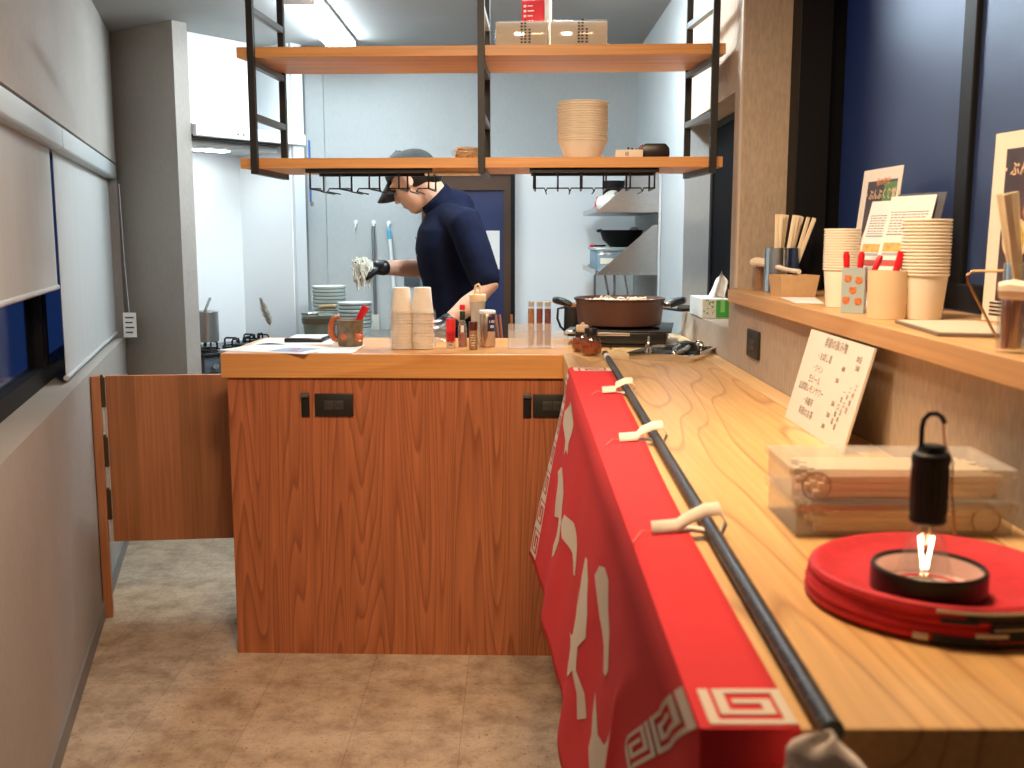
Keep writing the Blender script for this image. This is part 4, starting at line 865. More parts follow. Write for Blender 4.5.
# square spiral (raimon) border at both ends; strokes given in a unit cell
SPIRAL = [(.0, .0), (.0, 1.), (1., 1.), (1., .0), (.20, .0), (.20, .70), (.80, .70), (.80, .34), (.42, .34)]
def raimon(map_, w=.145, name='spiral_border'):
    g = G()
    for (u0, v0), (u1, v1) in zip(SPIRAL[:-1], SPIRAL[1:]):
        ua, ub = min(u0, u1)-w/2, max(u0, u1)+w/2; va, vb = min(v0, v1)-w/2, max(v0, v1)+w/2
        nu = max(1, int((ub-ua)/.12)); nv2 = max(1, int((vb-va)/.12))
        g.grid(lambda u, v: map_(u, v), [ua+(ub-ua)*i/nu for i in range(nu+1)], [va+(vb-va)*i/nv2 for i in range(nv2+1)])
    return g.make(name, M_ivory, fl, smooth=False)
for j in range(6):      # hanging part, both ends
    t0 = .03+j*.165
    raimon(lambda u, v, t0=t0: cloth(.095-.075*v, t0+.145*u, .0017))
    if j < 2: raimon(lambda u, v, t0=.015+j*.20: cloth(1.937+.058*v, t0+.165*u, .0026))
raimon(lambda u, v: cloth(1.942+.050*v, -.10-.83*u, .0016))
raimon(lambda u, v: cloth(.09-.07*v, -.10-.83*u, .0016))
# loops
M_loop = mat('ivory_cotton_tape', (.78, .70, .58), .85)
def pole_x(y): return .221+(.273-.221)*(y-.666)/(2.944-.666)
for y in (2.22, 1.68, 1.145):
    x0 = ip(y, [.56, 1.12, 2.67], [.201, .204, .258])-.045; xp = pole_x(y)
    pts = [(x0, y-.012, .9655), (x0+.03, y-.006, .9665), (xp-.028, y, .974), (xp-.008, y+.002, .983), (xp+.008, y+.004, .984), (xp+.017, y+.006, .972), (xp+.012, y+.006, .9585), (xp-.025, y+.004, .9645), (x0+.03, y-.004, .9645)]
    g = G(); w = .0095
    g.grid(lambda i, v: (pts[i][0], pts[i][1]+v*w*.75, pts[i][2]+(v+1)*w*.62*(1 if i < 5 else .25)), list(range(len(pts))), [-1, 0, 1])
    l = g.make('hanging_loop', M_loop, fl, solid=.0012)
    G().tube([(x0, y-.012, .967), (x0-.012, y-.018, .970), (x0-.026, y-.05, .966)], .0009, 5).make('loose_thread', mat('pink_thread', (.75, .22, .2), .8), l)
po = thing('flag_pole', 'black and grey twisted pole lying along the worktop beside the red flag', 'pole', (0, 0, 0))
def pp_(y): return Vector((pole_x(y), y, ZC+.0095))
G().tube([pp_(.66), pp_(2.0), pp_(2.93)], .0080, 14).make('pole', mat('pole_black', (.016, .017, .017), .4), po)
g = G()
for y in [.66+.03*i for i in range(75)]:
    a = pp_(y); g.tube([a+Vector((.0072*cos(q), .030*(q/(2*pi)), .0072*sin(q))) for q in [k*2*pi/10 for k in range(7)]], .0012, 4)
gg = g.make('grey_winding', mat('pole_grey', (.13, .15, .15), .45), po); gg['kind'] = 'stuff'
G().tube([pp_(2.925), pp_(2.972)], .0092, 14).make('end_cap', M_blackp, po)
G().tube([pp_(2.86), pp_(2.915)], .0096, 14).make('white_tape', M_loop, po)
tag(G().grid(lambda u, v: (.2085+.031*sin(u)*cos(v)+.004*sin(5*v), .640+.020*cos(u)*cos(v), .932+.040*sin(v)+.003*sin(3*u)), [i*2*pi/32 for i in range(33)], [-pi/2+.01+i*(pi-.02)/16 for i in range(17)]).make('white_cloth', mat('pinkish_white_cloth', (.85, .76, .68), .9), None), 'folded whitish cloth tied at the near end of the flag pole', 'cloth')

# ------------------------------------------------------------------ menu board, chopstick boxes, lantern
bl_, br_ = Vector((.530, 1.953, T)), Vector((.530, 1.607, T)); ty = .171
tl_, tr_ = Vector((.576, 1.957, T+ty)), Vector((.576, 1.611, T+ty))
mb = thing('menu_board', 'white handwritten drinks menu leaning under the ledge', 'menu', tuple(bl_))
nrm = (br_-bl_).cross(tl_-bl_).normalized()
if nrm.x > 0: nrm = -nrm
Q = [tuple(p-bl_) for p in (bl_, br_, tr_, tl_)]
G().ext([Vector(q) for q in Q], tuple(-nrm*.004)).make('board', mat('cream_board', (.74, .68, .60), .6), mb, smooth=False)
ex = (br_-bl_); ey = (tl_-bl_)
def mpt(u, v): return (tl_-bl_)*v+(br_-bl_)*u+nrm*.0006
M_pen = mat('brown_black_pen', (.10, .065, .05), .8)
LINES = [(.30, .875, '季節の飲み物', .0205), (.24, .73, '・お試し酒', .0165), (.22, .60, '・ワイン', .015), (.21, .48, '生ビール', .0165), (.08, .375, '自家製レモンサワー', .0165), (.22, .25, '・烏龍茶', .015), (.20, .13, '季節のお茶', .017)]
for u, v, s_, sz in LINES: text(s_, sz, M_pen, mb, frame(mpt(u, v), ex, ey), name='handwriting', bold=-.006, spacing=1.05)
for u, v, s_ in [(.66, .70, '400'), (.62, .575, '300'), (.66, .355, '350'), (.64, .235, '300'), (.62, .115, '300')]: text(s_, .012, M_pen, mb, frame(mpt(u, v), ex, ey), name='price')
for u, v, s_ in [(.82, .83, '本日'), (.84, .75, '500')]: text(s_, .013, M_pen, mb, frame(mpt(u, v), ex, ey), name='small_note')
for i_, (u, s_) in enumerate([(.78, '一甘口梅酒'), (.845, '二辛口日本酒'), (.91, '三米焼酎')]):
    for k, ch in enumerate(s_): text(ch, .0115, M_pen, mb, frame(mpt(u-.012*k, .50+.04*i_-.075*k), ex, ey), name='small_note')
def chop_box(loc, rz, lab, mark):
    t = thing('chopstick_box', lab, 'box', loc, rz, 'clear chopstick boxes on the worktop')
    w, d, h = .252, .130, .038
    G().bx(-w/2, w/2, -d/2, d/2, 0, .002).bx(-w/2, w/2, -d/2, -d/2+.0015, .002, h).bx(-w/2, w/2, d/2-.0015, d/2, .002, h).bx(-w/2, -w/2+.0015, -d/2+.0015, d/2-.0015, .002, h).bx(w/2-.0015, w/2, -d/2+.0015, d/2-.0015, .002, h).make('tub', M_box, t, smooth=False)
    G().bx(-w/2-.004, w/2+.004, -d/2-.004, d/2+.004, h, h+.002).bx(-w/2-.004, w/2+.004, -d/2-.004, -d/2-.002, h-.008, h).bx(-w/2-.004, -w/2-.002, -d/2-.004, d/2+.004, h-.008, h).bx(w/2+.002, w/2+.004, -d/2-.004, d/2+.004, h-.008, h).make('lid', M_box, t, smooth=False)
    G().lathe([(.0155, 0), (.0170, 0), (.0170, .0012), (.0155, .0012)], (0, 0, 0), 28, closed=True).make('round_mark', mat('tan_ring', (.36, .25, .17), .5), t).matrix_local = Matrix.Translation((mark, -d/2, .018)) @ Euler((R(90), 0, 0)).to_matrix().to_4x4()
    return t
B1, B2 = (.457, 1.218, T), (.454, 1.218, T+.0408)
chop_box(B1, R(0), 'lower clear plastic box of chopsticks beside the lantern', .095); chop_box(B2, R(-2), 'upper clear plastic box of chopsticks, stacked on the other', -.098)
ck = None
for bi, (bc_, lab) in enumerate([(B1, 'pale wooden chopsticks lying in the lower clear box'), (B2, 'pale wooden chopsticks lying in the upper clear box')]):
    for r_ in range(3):
        for k in range(9):
            if ck is None: ck = o = G().bx(-.105, .105, -.0045, .0045, 0, .0085).make('chopsticks', M_chop, None, bevel=.0018)
            else: o = dup(ck)
            o.location = (bc_[0]+.010+.006*((k*5+r_) % 3-1), bc_[1]-.050+k*.0118, bc_[2]+.0025+r_*.0088); o.rotation_euler = (0, 0, .0)
            tag(o, lab, 'chopsticks', lab.replace('pale wooden ', ''))
# collapsed red paper lantern
LX, LY = .410, .945
ln = thing('paper_lantern', 'flattened red paper lantern with black and white lettering under the lamp', 'lantern', (LX, LY, T))
rr = random.Random(2)
prof = [(.02, .004), (.095, .003), (.112, .004)]
M_lan = mat('lantern_red', (.62, .018, .028), .7, noise=.12, nscale=60)
g = G()
for k in range(4):       # folded ribs of the outer wall
    zz = .006+k*.0068; R0 = .1185-.0015*k+.0012*sin(k*3)
    g.tube([(R0*cos(a)+.001*sin(3*a+k), R0*sin(a)+.001*cos(2*a+k), zz+.0010*sin(2*a+k*2)) for a in [i*2*pi/72 for i in range(72)]], .0056, 8, closed=True)
g.lathe([(.119, .002), (.119, .027), (.113, .0325), (.107, .0315), (.100, .0265), (.075, .0245), (.052, .0245), (.030, .0250), (.0005, .0250), (.0005, .002)], (0, 0, 0), 72, closed=True)
g.make('folded_paper', M_lan, ln)
def arc_strip(r, z, a0, a1, h, m, name):
    n = 18; g = G(); g.grid(lambda a, v: ((r+.0003)*cos(a), (r+.0003)*sin(a), z+v*h), [a0+(a1-a0)*i/n for i in range(n+1)], [-1, -.5, 0, .5, 1]); return g.make(name, m, ln, solid=.0012)
for r, z, a0, a1, h, w in [(.1240, .0055, -2.0, -.5, .0042, 0), (.1235, .0125, -1.62, -.30, .0034, 0), (.1225, .0195, -1.62, -1.05, .0030, 0), (.1215, .0262, -1.78, -.15, .0030, 0), (.1218, .0300, -1.98, -.2, .0012, 1), (.1232, .0160, -1.60, -.95, .0014, 1), (.1238, .0095, -1.72, -1.5, .0040, 1), (.1240, .0060, -2.12, -2.02, .0030, 1), (.1238, .0092, -.98, -.86, .0026, 1), (.1225, .0225, -1.95, -1.70, .0022, 0), (.1232, .0165, -.80, -.3, .0015, 1)]:
    arc_strip(r, z, a0, a1, h, M_ivory if w else M_ink, 'lettering')
CX, CY = -.029, -.046
rg = G().lathe([(.047, .0255), (.0505, .0255), (.0505, .047), (.049, .049), (.047, .049), (.0460, .047)], (CX, CY, 0), 56, closed=True).make('black_ring', M_blackp, ln)
G().lathe([(.0459, .0455), (.0450, .0285), (.0005, .0275)], (CX, CY, 0), 56).make('white_lining', mat('pinkish_lining', (.74, .55, .52), .7), ln)
G().lathe([(.030, .0286), (.033, .0288), (.033, .0300), (.030, .0298)], (CX, CY, 0), 48, closed=True).make('red_trim', M_lan, ln)
# camping lamp standing in the ring
lm = thing('camping_lamp', 'small black camping lamp with a clear bulb glowing inside the lantern ring', 'lamp', (LX+CX-.004, LY+CY, T+.0300), 0); lm.scale = (.99, .99, .985)
lathe_part('bulb_glass', [(.0138, .062), (.0150, .050), (.0195, .030), (.0255, .010), (.0265, .004), (.0245, .0005), (.0005, .0)], clear('bulb_glass', (.96, .96, .96), .15), lm, 32)
lathe_part('handle', [(.0005, .0595), (.0150, .060), (.0165, .062), (.0160, .068), (.0158, .112), (.0170, .118), (.0160, .124), (.0125, .1265), (.0120, .130), (.010, .1325), (.0005, .133)], mat('lamp_black', (.010, .010, .011), .5, bump=.2, bscale=500), lm, 32)
g = G()
for k in range(18): a = k*2*pi/18; g.bx(.0157*cos(a)-.0007, .0157*cos(a)+.0007, .0157*sin(a)-.0007, .0157*sin(a)+.0007, .070, .112)
g.make('grip_rib', M_blackp, lm, smooth=False)['kind'] = 'stuff'
hk_ = [(-.0095, 0, .130), (-.0098, 0, .148), (-.0085, 0, .156), (-.004, 0, .161), (.002, 0, .1615), (.0075, 0, .1585), (.0105, 0, .1525)]
G().tube(hk_, .0024, 8).make('hook', M_blackp, lm)
G().tube([(.0075, -.004, .152), (.009, -.006, .135), (.0175, -.006, .118), (.019, -.004, .09), (.0215, -.006, .066), (.022, -.01, .05)], .0009, 5).make('cord', mat('orange_cord', (.45, .12, .04), .8), lm)
FILA = mat('lit_filament', (1, .8, .5), .5, emis=(1.0, .70, .38), estr=32)
for sx in (-1, 1): G().tube([(sx*.0062, 0, .046), (sx*.0012+.0004*sx, 0, .016)], .0012, 8).make('filament', FILA, lm)
G().tube([(0, 0, .060), (0, 0, .050)], .006, 10).make('bulb_stem', M_brass, lm)
lathe_part('base_contact', [(.0005, .0012), (.012, .0012), (.011, .0045), (.0005, .005)], M_brass, lm, 20)

# ------------------------------------------------------------------ things on the ledge
CU = [(.0005, 0), (.0265, 0), (.0272, .003), (.0330, .0785), (.0350, .0787), (.0356, .0805), (.0350, .0822), (.0325, .0820), (.0322, .079), (.0258, .006), (.0005, .005)]
c1 = lathe_part('paper_cup', CU, M_cupc, None, 36)
def cup_stack(x, y, n, sp, sc_, lab, grp, proto=[True]):
    for k in range(n):
        o = c1 if proto[0] else dup(c1); proto[0] = False
        o.scale = (sc_, sc_, .93); o.location = (x+.0003*sin(k*2.3+x), y+.0003*cos(k*1.7), ZL+.0002+k*sp)
        w = 'lowest cup' if k == 0 else 'topmost cup' if k == n-1 else 'cream paper cup inside'
        tag(o, ('%s of ' % w if k in (0, n-1) else 'cream paper cup nested in the middle of ')+lab, 'cup', grp)
cup_stack(.656, 2.045, 16, .0052, 1.0, 'the farther tall cup stack on the ledge', 'farther cup stack on the ledge')
cup_stack(.702, 1.745, 17, .0057, 1.14, 'the nearer, larger cup stack on the ledge', 'nearer cup stack on the ledge')
def chop_holder(x, y, r, h, n, lab, labc, dirs, hc, seed, arr=1.):
    t = thing('chopstick_holder', lab, 'holder', (x, y, ZL))
    lathe_part('cup', [(.0005, 0), (r, 0), (r, h), (r-.0015, h), (r-.002, .004), (.0005, .003)], mat('mirror_steel', (.62, .66, .66), .16, 1.0), t, 36)
    rr = random.Random(seed)
    proto = None
    for k in range(n):
        a = dirs[0]+(dirs[1]-dirs[0])*k/max(1, n-1); q = (k % 4-1.5)*r*.27
        if proto is None: o = proto = G().prism([(-.0048, -.0022), (.0048, -.0022), (.0048, .0022), (-.0048, .0022)], 0, hc).make('chopsticks', M_chop, None, bevel=.001)
        else: o = dup(proto)
        o.location = (x-r*.42+r*.84*k/max(1, n-1), y+q, ZL+.0055); o.rotation_euler = (R(rr.uniform(-3, 3)), R(a), R(rr.uniform(-10, 10)))
        tag(o, labc, 'chopsticks', labc)
    return t
chop_holder(.683, 2.60, .043, .112, 11, 'farther mirror-steel chopstick holder on the ledge by the pillar', 'wooden chopsticks in the farther steel holder on the ledge', (0, 20), .190, 1)
chop_holder(.660, 1.290, .038, .105, 9, 'nearer mirror-steel chopstick holder at the right edge of the photo', 'wooden chopsticks in the nearer steel holder on the ledge', (-14, 4), .19, 2)
t = thing('wire_handle_rack', 'bent brass wire handle standing on the ledge beside the nearer chopstick holder', 'rack', (.654, 1.34, ZL))
G().tube([(.025, .035, .0025), (.006, .042, .003), (.0, .044, .012), (-.034, .052, .078), (-.036, .052, .086), (-.030, .050, .092), (.012, .012, .094)], .0019, 8).make('wire', M_brass, t)
G().tube([(.025, .035, .0025), (.075, .0, .0025)], .0026, 8).make('foot_wire', M_brass, t)
def pick_jar(x, y, lab, n, labp, s=1.):
    t = thing('toothpick_jar', lab, 'jar', (x, y, ZL))
    lathe_part('glass', [(.0005, 0), (.016*s, 0), (.017*s, .002), (.017*s, .062*s), (.0158*s, .062*s), (.0155*s, .004), (.0005, .003)], M_glass, t, 24)
    rr = random.Random(n); pr_ = None
    for k in range(n):
        a = k*2.4; r = .011*s*math.sqrt((k+.5)/n)
        if pr_ is None: o = pr_ = G().tube([(0, 0, 0), (0, 0, .055*s), (0, 0, .060*s)], [.0011, .0011, .0003], 6).make('toothpick', mat('birch_toothpick', (.55, .28, .13), .6), None)
        else: o = dup(pr_)
        o.location = (x+r*cos(a), y+r*sin(a), ZL+.0042); o.rotation_euler = (rr.uniform(-.05, .05), rr.uniform(-.05, .05), 0)
        tag(o, labp, 'toothpick', labp)
    return t
pick_jar(.650, 2.70, 'small glass jar of toothpicks at the far end of the ledge', 22, 'toothpicks in the far glass jar')
def kraft_tray(x, y, rz, lab, w=.105, d=.075, h=.05):
    t = thing('kraft_tray', lab, 'tray', (x, y, ZL), rz)
    a, b2 = w/2*.86, d/2*.84; A = [(-a, -b2), (a, -b2), (a, b2), (-a, b2)]; Bq = [(-w/2, -d/2), (w/2, -d/2), (w/2, d/2), (-w/2, d/2)]
    g = G().prism(A, 0, .0015)
    for i in range(4):
        j = (i+1) % 4; g.add([(*A[i], .0), (*A[j], 0), (*Bq[j], h), (*Bq[i], h)], [(0, 1, 2, 3)])
    return g.make('tray', M_kraft, t, smooth=False, solid=.0012) and t
kraft_tray(.668, 2.43, R(8), 'small tan card tray on the ledge in front of the far chopstick holder', .095)
tag(sheet('paper_slip', [(.60, 2.16), (.655, 2.14), (.70, 2.36), (.62, 2.37)], ZL+.0001, M_paper, None, .0008), 'white paper slip lying on the ledge under the tan tray', 'paper')
def wspoon(pts, lab):
    o = G().tube(pts, [.010, .0125, .011, .006, .0052, .006], 10).make('wooden_spoon', mat('pale_spoon_wood', (.86, .77, .62), .55), None); return tag(o, lab, 'spoon')
wspoon([(.634, 2.705, ZL+.0725), (.641, 2.69, ZL+.0750), (.650, 2.66, ZL+.0735), (.662, 2.58, ZL+.066), (.670, 2.50, ZL+.060), (.680, 2.43, ZL+.0575)], 'pale wooden spoon lying from the toothpick jar to the tan tray')
t = thing('printed_tin', 'pale blue tin with orange prints holding red spoons', 'tin', (.632, 1.890, ZL), R(-25))
t.scale = (.84, .84, .96)
G().bx(-.024, .024, -.024, .024, 0, .002).bx(-.024, .024, -.024, -.0225, .002, .086).bx(-.024, .024, .0225, .024, .002, .086).bx(-.024, -.0225, -.0225, .0225, .002, .086).bx(.0225, .024, -.0225, .0225, .002, .086).make('body', mat('pale_blue_tin', (.36, .46, .47), .5), t, smooth=False)
M_dog = mat('orange_print', (.55, .17, .06), .6, noise=.35, nscale=160)
g = G()
for i, (x, z) in enumerate([(-.011, .065), (.012, .062), (.0, .043), (-.013, .024), (.012, .022)]):
    g.ball((x, -.0241, z), (.0082, .0006, .0074), 12, 6); g.ball((x-.005, -.0241, z+.005), (.0024, .0006, .0028), 8, 4); g.ball((x+.005, -.0241, z+.005), (.0024, .0006, .0028), 8, 4)
    g.ball((-.0241, x, z), (.0006, .0082, .0074), 12, 6)
g.make('print', M_dog, t)
for i, (dx, dy, ax) in enumerate([(-.012, .0, -4), (.002, -.004, 3), (.006, .006, 22)]):
    tag(G().tube([(0, 0, 0), (0, 0, .07), (0, 0, .10), (0, 0, .108)], [.003, .005, .0062, .004], 10).make('red_spoon', M_redp, None, loc=(.634+dx, 1.890+dy, ZL+.004)), ['left', 'middle', 'right'][i]+' red plastic spoon standing in the pale blue tin', 'spoon', 'red spoons in the tin').rotation_euler = (0, R(ax), 0)
t = thing('kraft_cup', 'plain cream oval card holder beside the pale blue tin', 'holder', (.640, 1.745, ZL), R(-20))
t.scale = (1, 1, .93)
G().lathe([(.0005, 0), (.031, 0), (.0315, .004), (.0325, .088), (.0310, .088), (.0300, .005), (.0005, .004)], (0, 0, 0), 36, sq=(1.0, .72)).make('body', mat('tan_card', (.74, .58, .37), .75), t)
tag(G().tube([(0, 0, 0), (.012, 0, .07), (.022, 0, .108)], [.004, .006, .007], 8).make('red_sachet', M_redp, None, loc=(.640, 1.745, ZL+.0055)), 'red and white stick sachet standing in the cream holder', 'sachet')
# posters and flyers leaning on the window
def poster(loc, w, h, rot, lab, front=True):
    t = thing('poster', lab, 'poster', loc, rot=rot)        # local x right, z up, -y front
    G().bx(0, w, 0, .0012, 0, h).make('sheet', M_paperc, t, smooth=False)
    m = .034*w/.21; y = -.0004; y2 = -.0008; y3 = -.0012
    G().bx(m, w-m*.55, y, 0, m, h-m*.8).make('dark_print', mat('poster_dark', (.055, .035, .04), .5, noise=.5, nscale=14), t, smooth=False)
    G().ext([(w*.62, y2, h*.97-m*.7), (w-m*.55, y2, h*.97-m*.7), (w-m*.55, y2, h*.56), (w*.66, y2, h*.62), (w*.58, y2, h*.78)], (0, .0003, 0)).make('green_print', mat('poster_green', (.10, .25, .07), .5, noise=.3, nscale=20), t, smooth=False)
    M_or = mat('poster_orange', (.72, .30, .10), .5)
    text('秋の夜市', .018*w/.21, M_or, t, frame((w*.40, y3, h*.875), (1, 0, 0), (0, 0, 1)), bold=.02)
    text('・ぶんぶく食堂・', .024*w/.21, mat('poster_cream', (.80, .55, .33), .5), t, frame((w*.12, y3, h*.775), (1, 0, 0), (0, 0, 1)), bold=.02)
    G().lathe([(.0005, 0), (.034*w/.21, 0), (.034*w/.21, .0004), (.0005, .0004)], (0, 0, 0), 28).make('bowl_print', mat('poster_bowl', (.75, .55, .35), .5), t).matrix_local = Matrix.Translation((w*.36, y2, h*.44)) @ Euler((R(90), 0, 0)).to_matrix().to_4x4()
    G().lathe([(.0005, 0), (.024*w/.21, 0), (.024*w/.21, .0004), (.0005, .0004)], (0, 0, 0), 28).make('soup_print', mat('poster_soup', (.50, .38, .06), .5, noise=.4, nscale=90), t).matrix_local = Matrix.Translation((w*.36, y3, h*.44)) @ Euler((R(90), 0, 0)).to_matrix().to_4x4()
    g = G(); rr = random.Random(3)
    for i in range(16): g.ball((w*rr.uniform(.2, .88), y2, h*rr.uniform(.16, .68)), (.012*w/.21*rr.uniform(.4, 1.3), .0004, .011*w/.21*rr.uniform(.4, 1.2)), 10, 4)
    g.make('orange_shapes', mat('poster_rust', (.42, .12, .05), .5, noise=.5, nscale=40), t)
    g = G()
    for i in range(4): g.bx(m*.6+.0*i, m*.6+w*.28-(i % 2)*.012, y2, 0, .010+i*.0062, .0130+i*.0062)
    g.make('small_print', M_ink, t, smooth=False)
    return t
RW = R(-90)     # facing the room: local +x runs toward the camera, front (-y) faces -x
poster((.766, 2.345, ZL+.0005), .205, .287, (R(-6), R(0), RW+R(3)), 'colourful poster leaning on the window behind the blue tin')
poster((.790, 1.715, ZL+.0005), .21, .305, (R(-1), R(0), RW+R(7)), 'colourful poster at the right edge of the photo, behind the nearer chopsticks')
def flyer(loc, w, h, rot, lab):
    t = thing('flyer', lab, 'flyer', loc, rot=rot)
    G().bx(0, w, 0, .0008, 0, h).make('sheet', M_paper, t, smooth=False); y = -.0003
    g = G(); rr = random.Random(8)
    for k in range(8):
        x = w*.1
        while x < w*.86: l = rr.uniform(.004, .012); g.bx(x, min(w*.92, x+l), y, 0, h*(.83-.025*k), h*(.83-.025*k)+.0020); x += l+.003
    g.make('text_lines', mat('grey_text', (.25, .22, .22), .7), t, smooth=False); g = G()
    for k in range(7):
        x = w*.1
        while x < w*.86: l = rr.uniform(.004, .012); g.bx(x, min(w*.92, x+l), y, 0, h*(.33-.024*k)+.0, h*(.33-.024*k)+.0018); x += l+.003
    g.make('text_lines', mat('grey_text', (.25, .22, .22), .7), t, smooth=False)
    G().bx(w*.08, w*.92, y, 0, h*.505, h*.585).make('orange_band', mat('flyer_orange', (.72, .42, .12), .6, noise=.3, nscale=60), t, smooth=False)
    G().bx(w*.08, w*.92, y, 0, h*.470, h*.497).make('grey_band', mat('flyer_grey', (.40, .42, .45), .6), t, smooth=False)
    G().bx(w*.06, w*.94, y, 0, h*.375, h*.43).make('red_band', mat('flyer_red', (.52, .10, .08), .6), t, smooth=False)
    g = G()
    for a in [(w*.08, w*.92, h*.735, h*.74), (w*.08, w*.92, h*.70-.16*h, h*.70-.155*h)]: g.bx(a[0], a[1], y, 0, a[2]+.12*h, a[3]+.12*h)
    g.make('rule_line', M_ink, t, smooth=False)
flyer((.706, 2.165, ZL+.0005), .118, .218, (R(-14), R(0), RW+R(12)), 'left white printed flyer leaning behind the red spoons')
flyer((.704, 2.035, ZL+.0008), .128, .222, (R(-13), R(0), RW+R(18)), 'right white printed flyer leaning behind the nearer cup stack')
tag(G().bx(0, .135, 0, .0012, 0, .226).make('dark_leaflet', mat('dark_back', (.10, .10, .12), .6), None, smooth=False, loc=(.715, 2.028, ZL+.0005)), 'dark-backed leaflet standing behind the right white flyer', 'leaflet')
bpy.data.objects['dark_leaflet'].rotation_euler = (R(-12.5), 0, RW+R(18))
# ribbed paper mat
g = G(); g.prism([(-.075, -.11), (.055, -.15), (.075, .10), (-.05, .12)], 0, .004)
t = thing('ribbed_mat', 'white ribbed paper mat lying on the ledge beside the nearer cup stack', 'mat', (.672, 1.535, ZL+.0001))
g.make('sheet', mat('mat_groove_shade', (.20, .16, .12), .8), t, smooth=False)  # shade between the pale ribs put into the sheet's dark colour
g = G()
for i in range(24):
    f = i/23; g.tube([(-.07+.02*f, -.10+.205*f, .0045), (.055+.012*f, -.135+.22*f, .0045)], .0019, 6)
g.make('ribs', mat('mat_white', (.64, .57, .47), .8), t)['kind'] = 'stuff'
pick_jar(.601, 1.225, 'nearer glass jar of toothpicks at the right edge of the photo', 16, 'toothpicks in the nearer glass jar')
o = wspoon([(.586, 1.230, ZL+.0745), (.597, 1.222, ZL+.0755), (.612, 1.210, ZL+.074), (.652, 1.18, ZL+.071), (.672, 1.14, ZL+.067), (.695, 1.10, ZL+.062)], 'pale wooden spoon lying on the nearer toothpick jar')

# ------------------------------------------------------------------ the cook
def blob(prims, name, m, parent, voxel=.006, it=4):
    g = G()
    for p in prims:
        if p[0] == 'l':
            g.grid(lambda a, L: (L[0]+L[2]*cos(a)*(1 if cos(a) > 0 else 1), PY+L[3]*sin(a), L[1]), [i*2*pi/32 for i in range(33)], p[1])
        elif p[0] == 'b': g.ball(p[1], p[2], 20, 14, p[3] if len(p) > 3 else None)
        else: g.tube(p[1], p[2], 14); g.ball(p[1][0], p[2][0] if isinstance(p[2], list) else p[2], 14, 10); g.ball(p[1][-1], p[2][-1] if isinstance(p[2], list) else p[2], 14, 10)
    me = bpy.data.meshes.new('b'); me.from_pydata(g.v, [], g.f); me.update()
    bm = bmesh.new(); bm.from_mesh(me); bmesh.ops.recalc_face_normals(bm, faces=bm.faces); bm.to_mesh(me); bm.free()
    o = bpy.data.objects.new('b', me); C.objects.link(o)
    r = o.modifiers.new('r', 'REMESH'); r.mode = 'VOXEL'; r.voxel_size = voxel
    s = o.modifiers.new('s', 'SMOOTH'); s.iterations = it; s.factor = .5
    me2 = bpy.data.meshes.new_from_object(o.evaluated_get(bpy.context.evaluated_depsgraph_get())); bpy.data.objects.remove(o)
    for p in me2.polygons: p.use_smooth = True
    me2.materials.clear(); me2.materials.append(m)
    q = bpy.data.objects.new(name, me2); C.objects.link(q)
    if parent is not None: q.parent = parent
    return q
PY = 3.95
hc = Vector((-.374, PY, 1.518)); pit, yaw = R(34), R(18)
F = Vector((-cos(pit)*cos(yaw), cos(pit)*sin(yaw), -sin(pit))); U = Vector((-sin(pit)*cos(yaw), sin(pit)*sin(yaw), cos(pit))); Lf = U.cross(F)
HM = Matrix((F, Lf, U)).transposed()
def hp_(f, l, u): return tuple(hc+(F*f+Lf*l+U*u)*.95)
neck0 = Vector((-.262, PY, 1.415))
SHL, ELL, WRL = Vector((-.172, 3.775, 1.345)), Vector((-.086, 3.715, 1.125)), Vector((-.225, 3.655, 1.005))     # near (left) arm
SHR, ELR, WRR = Vector((-.275, 4.125, 1.335)), Vector((-.235, 4.14, 1.185)), Vector((-.512, 3.995, 1.186))     # far (right) arm
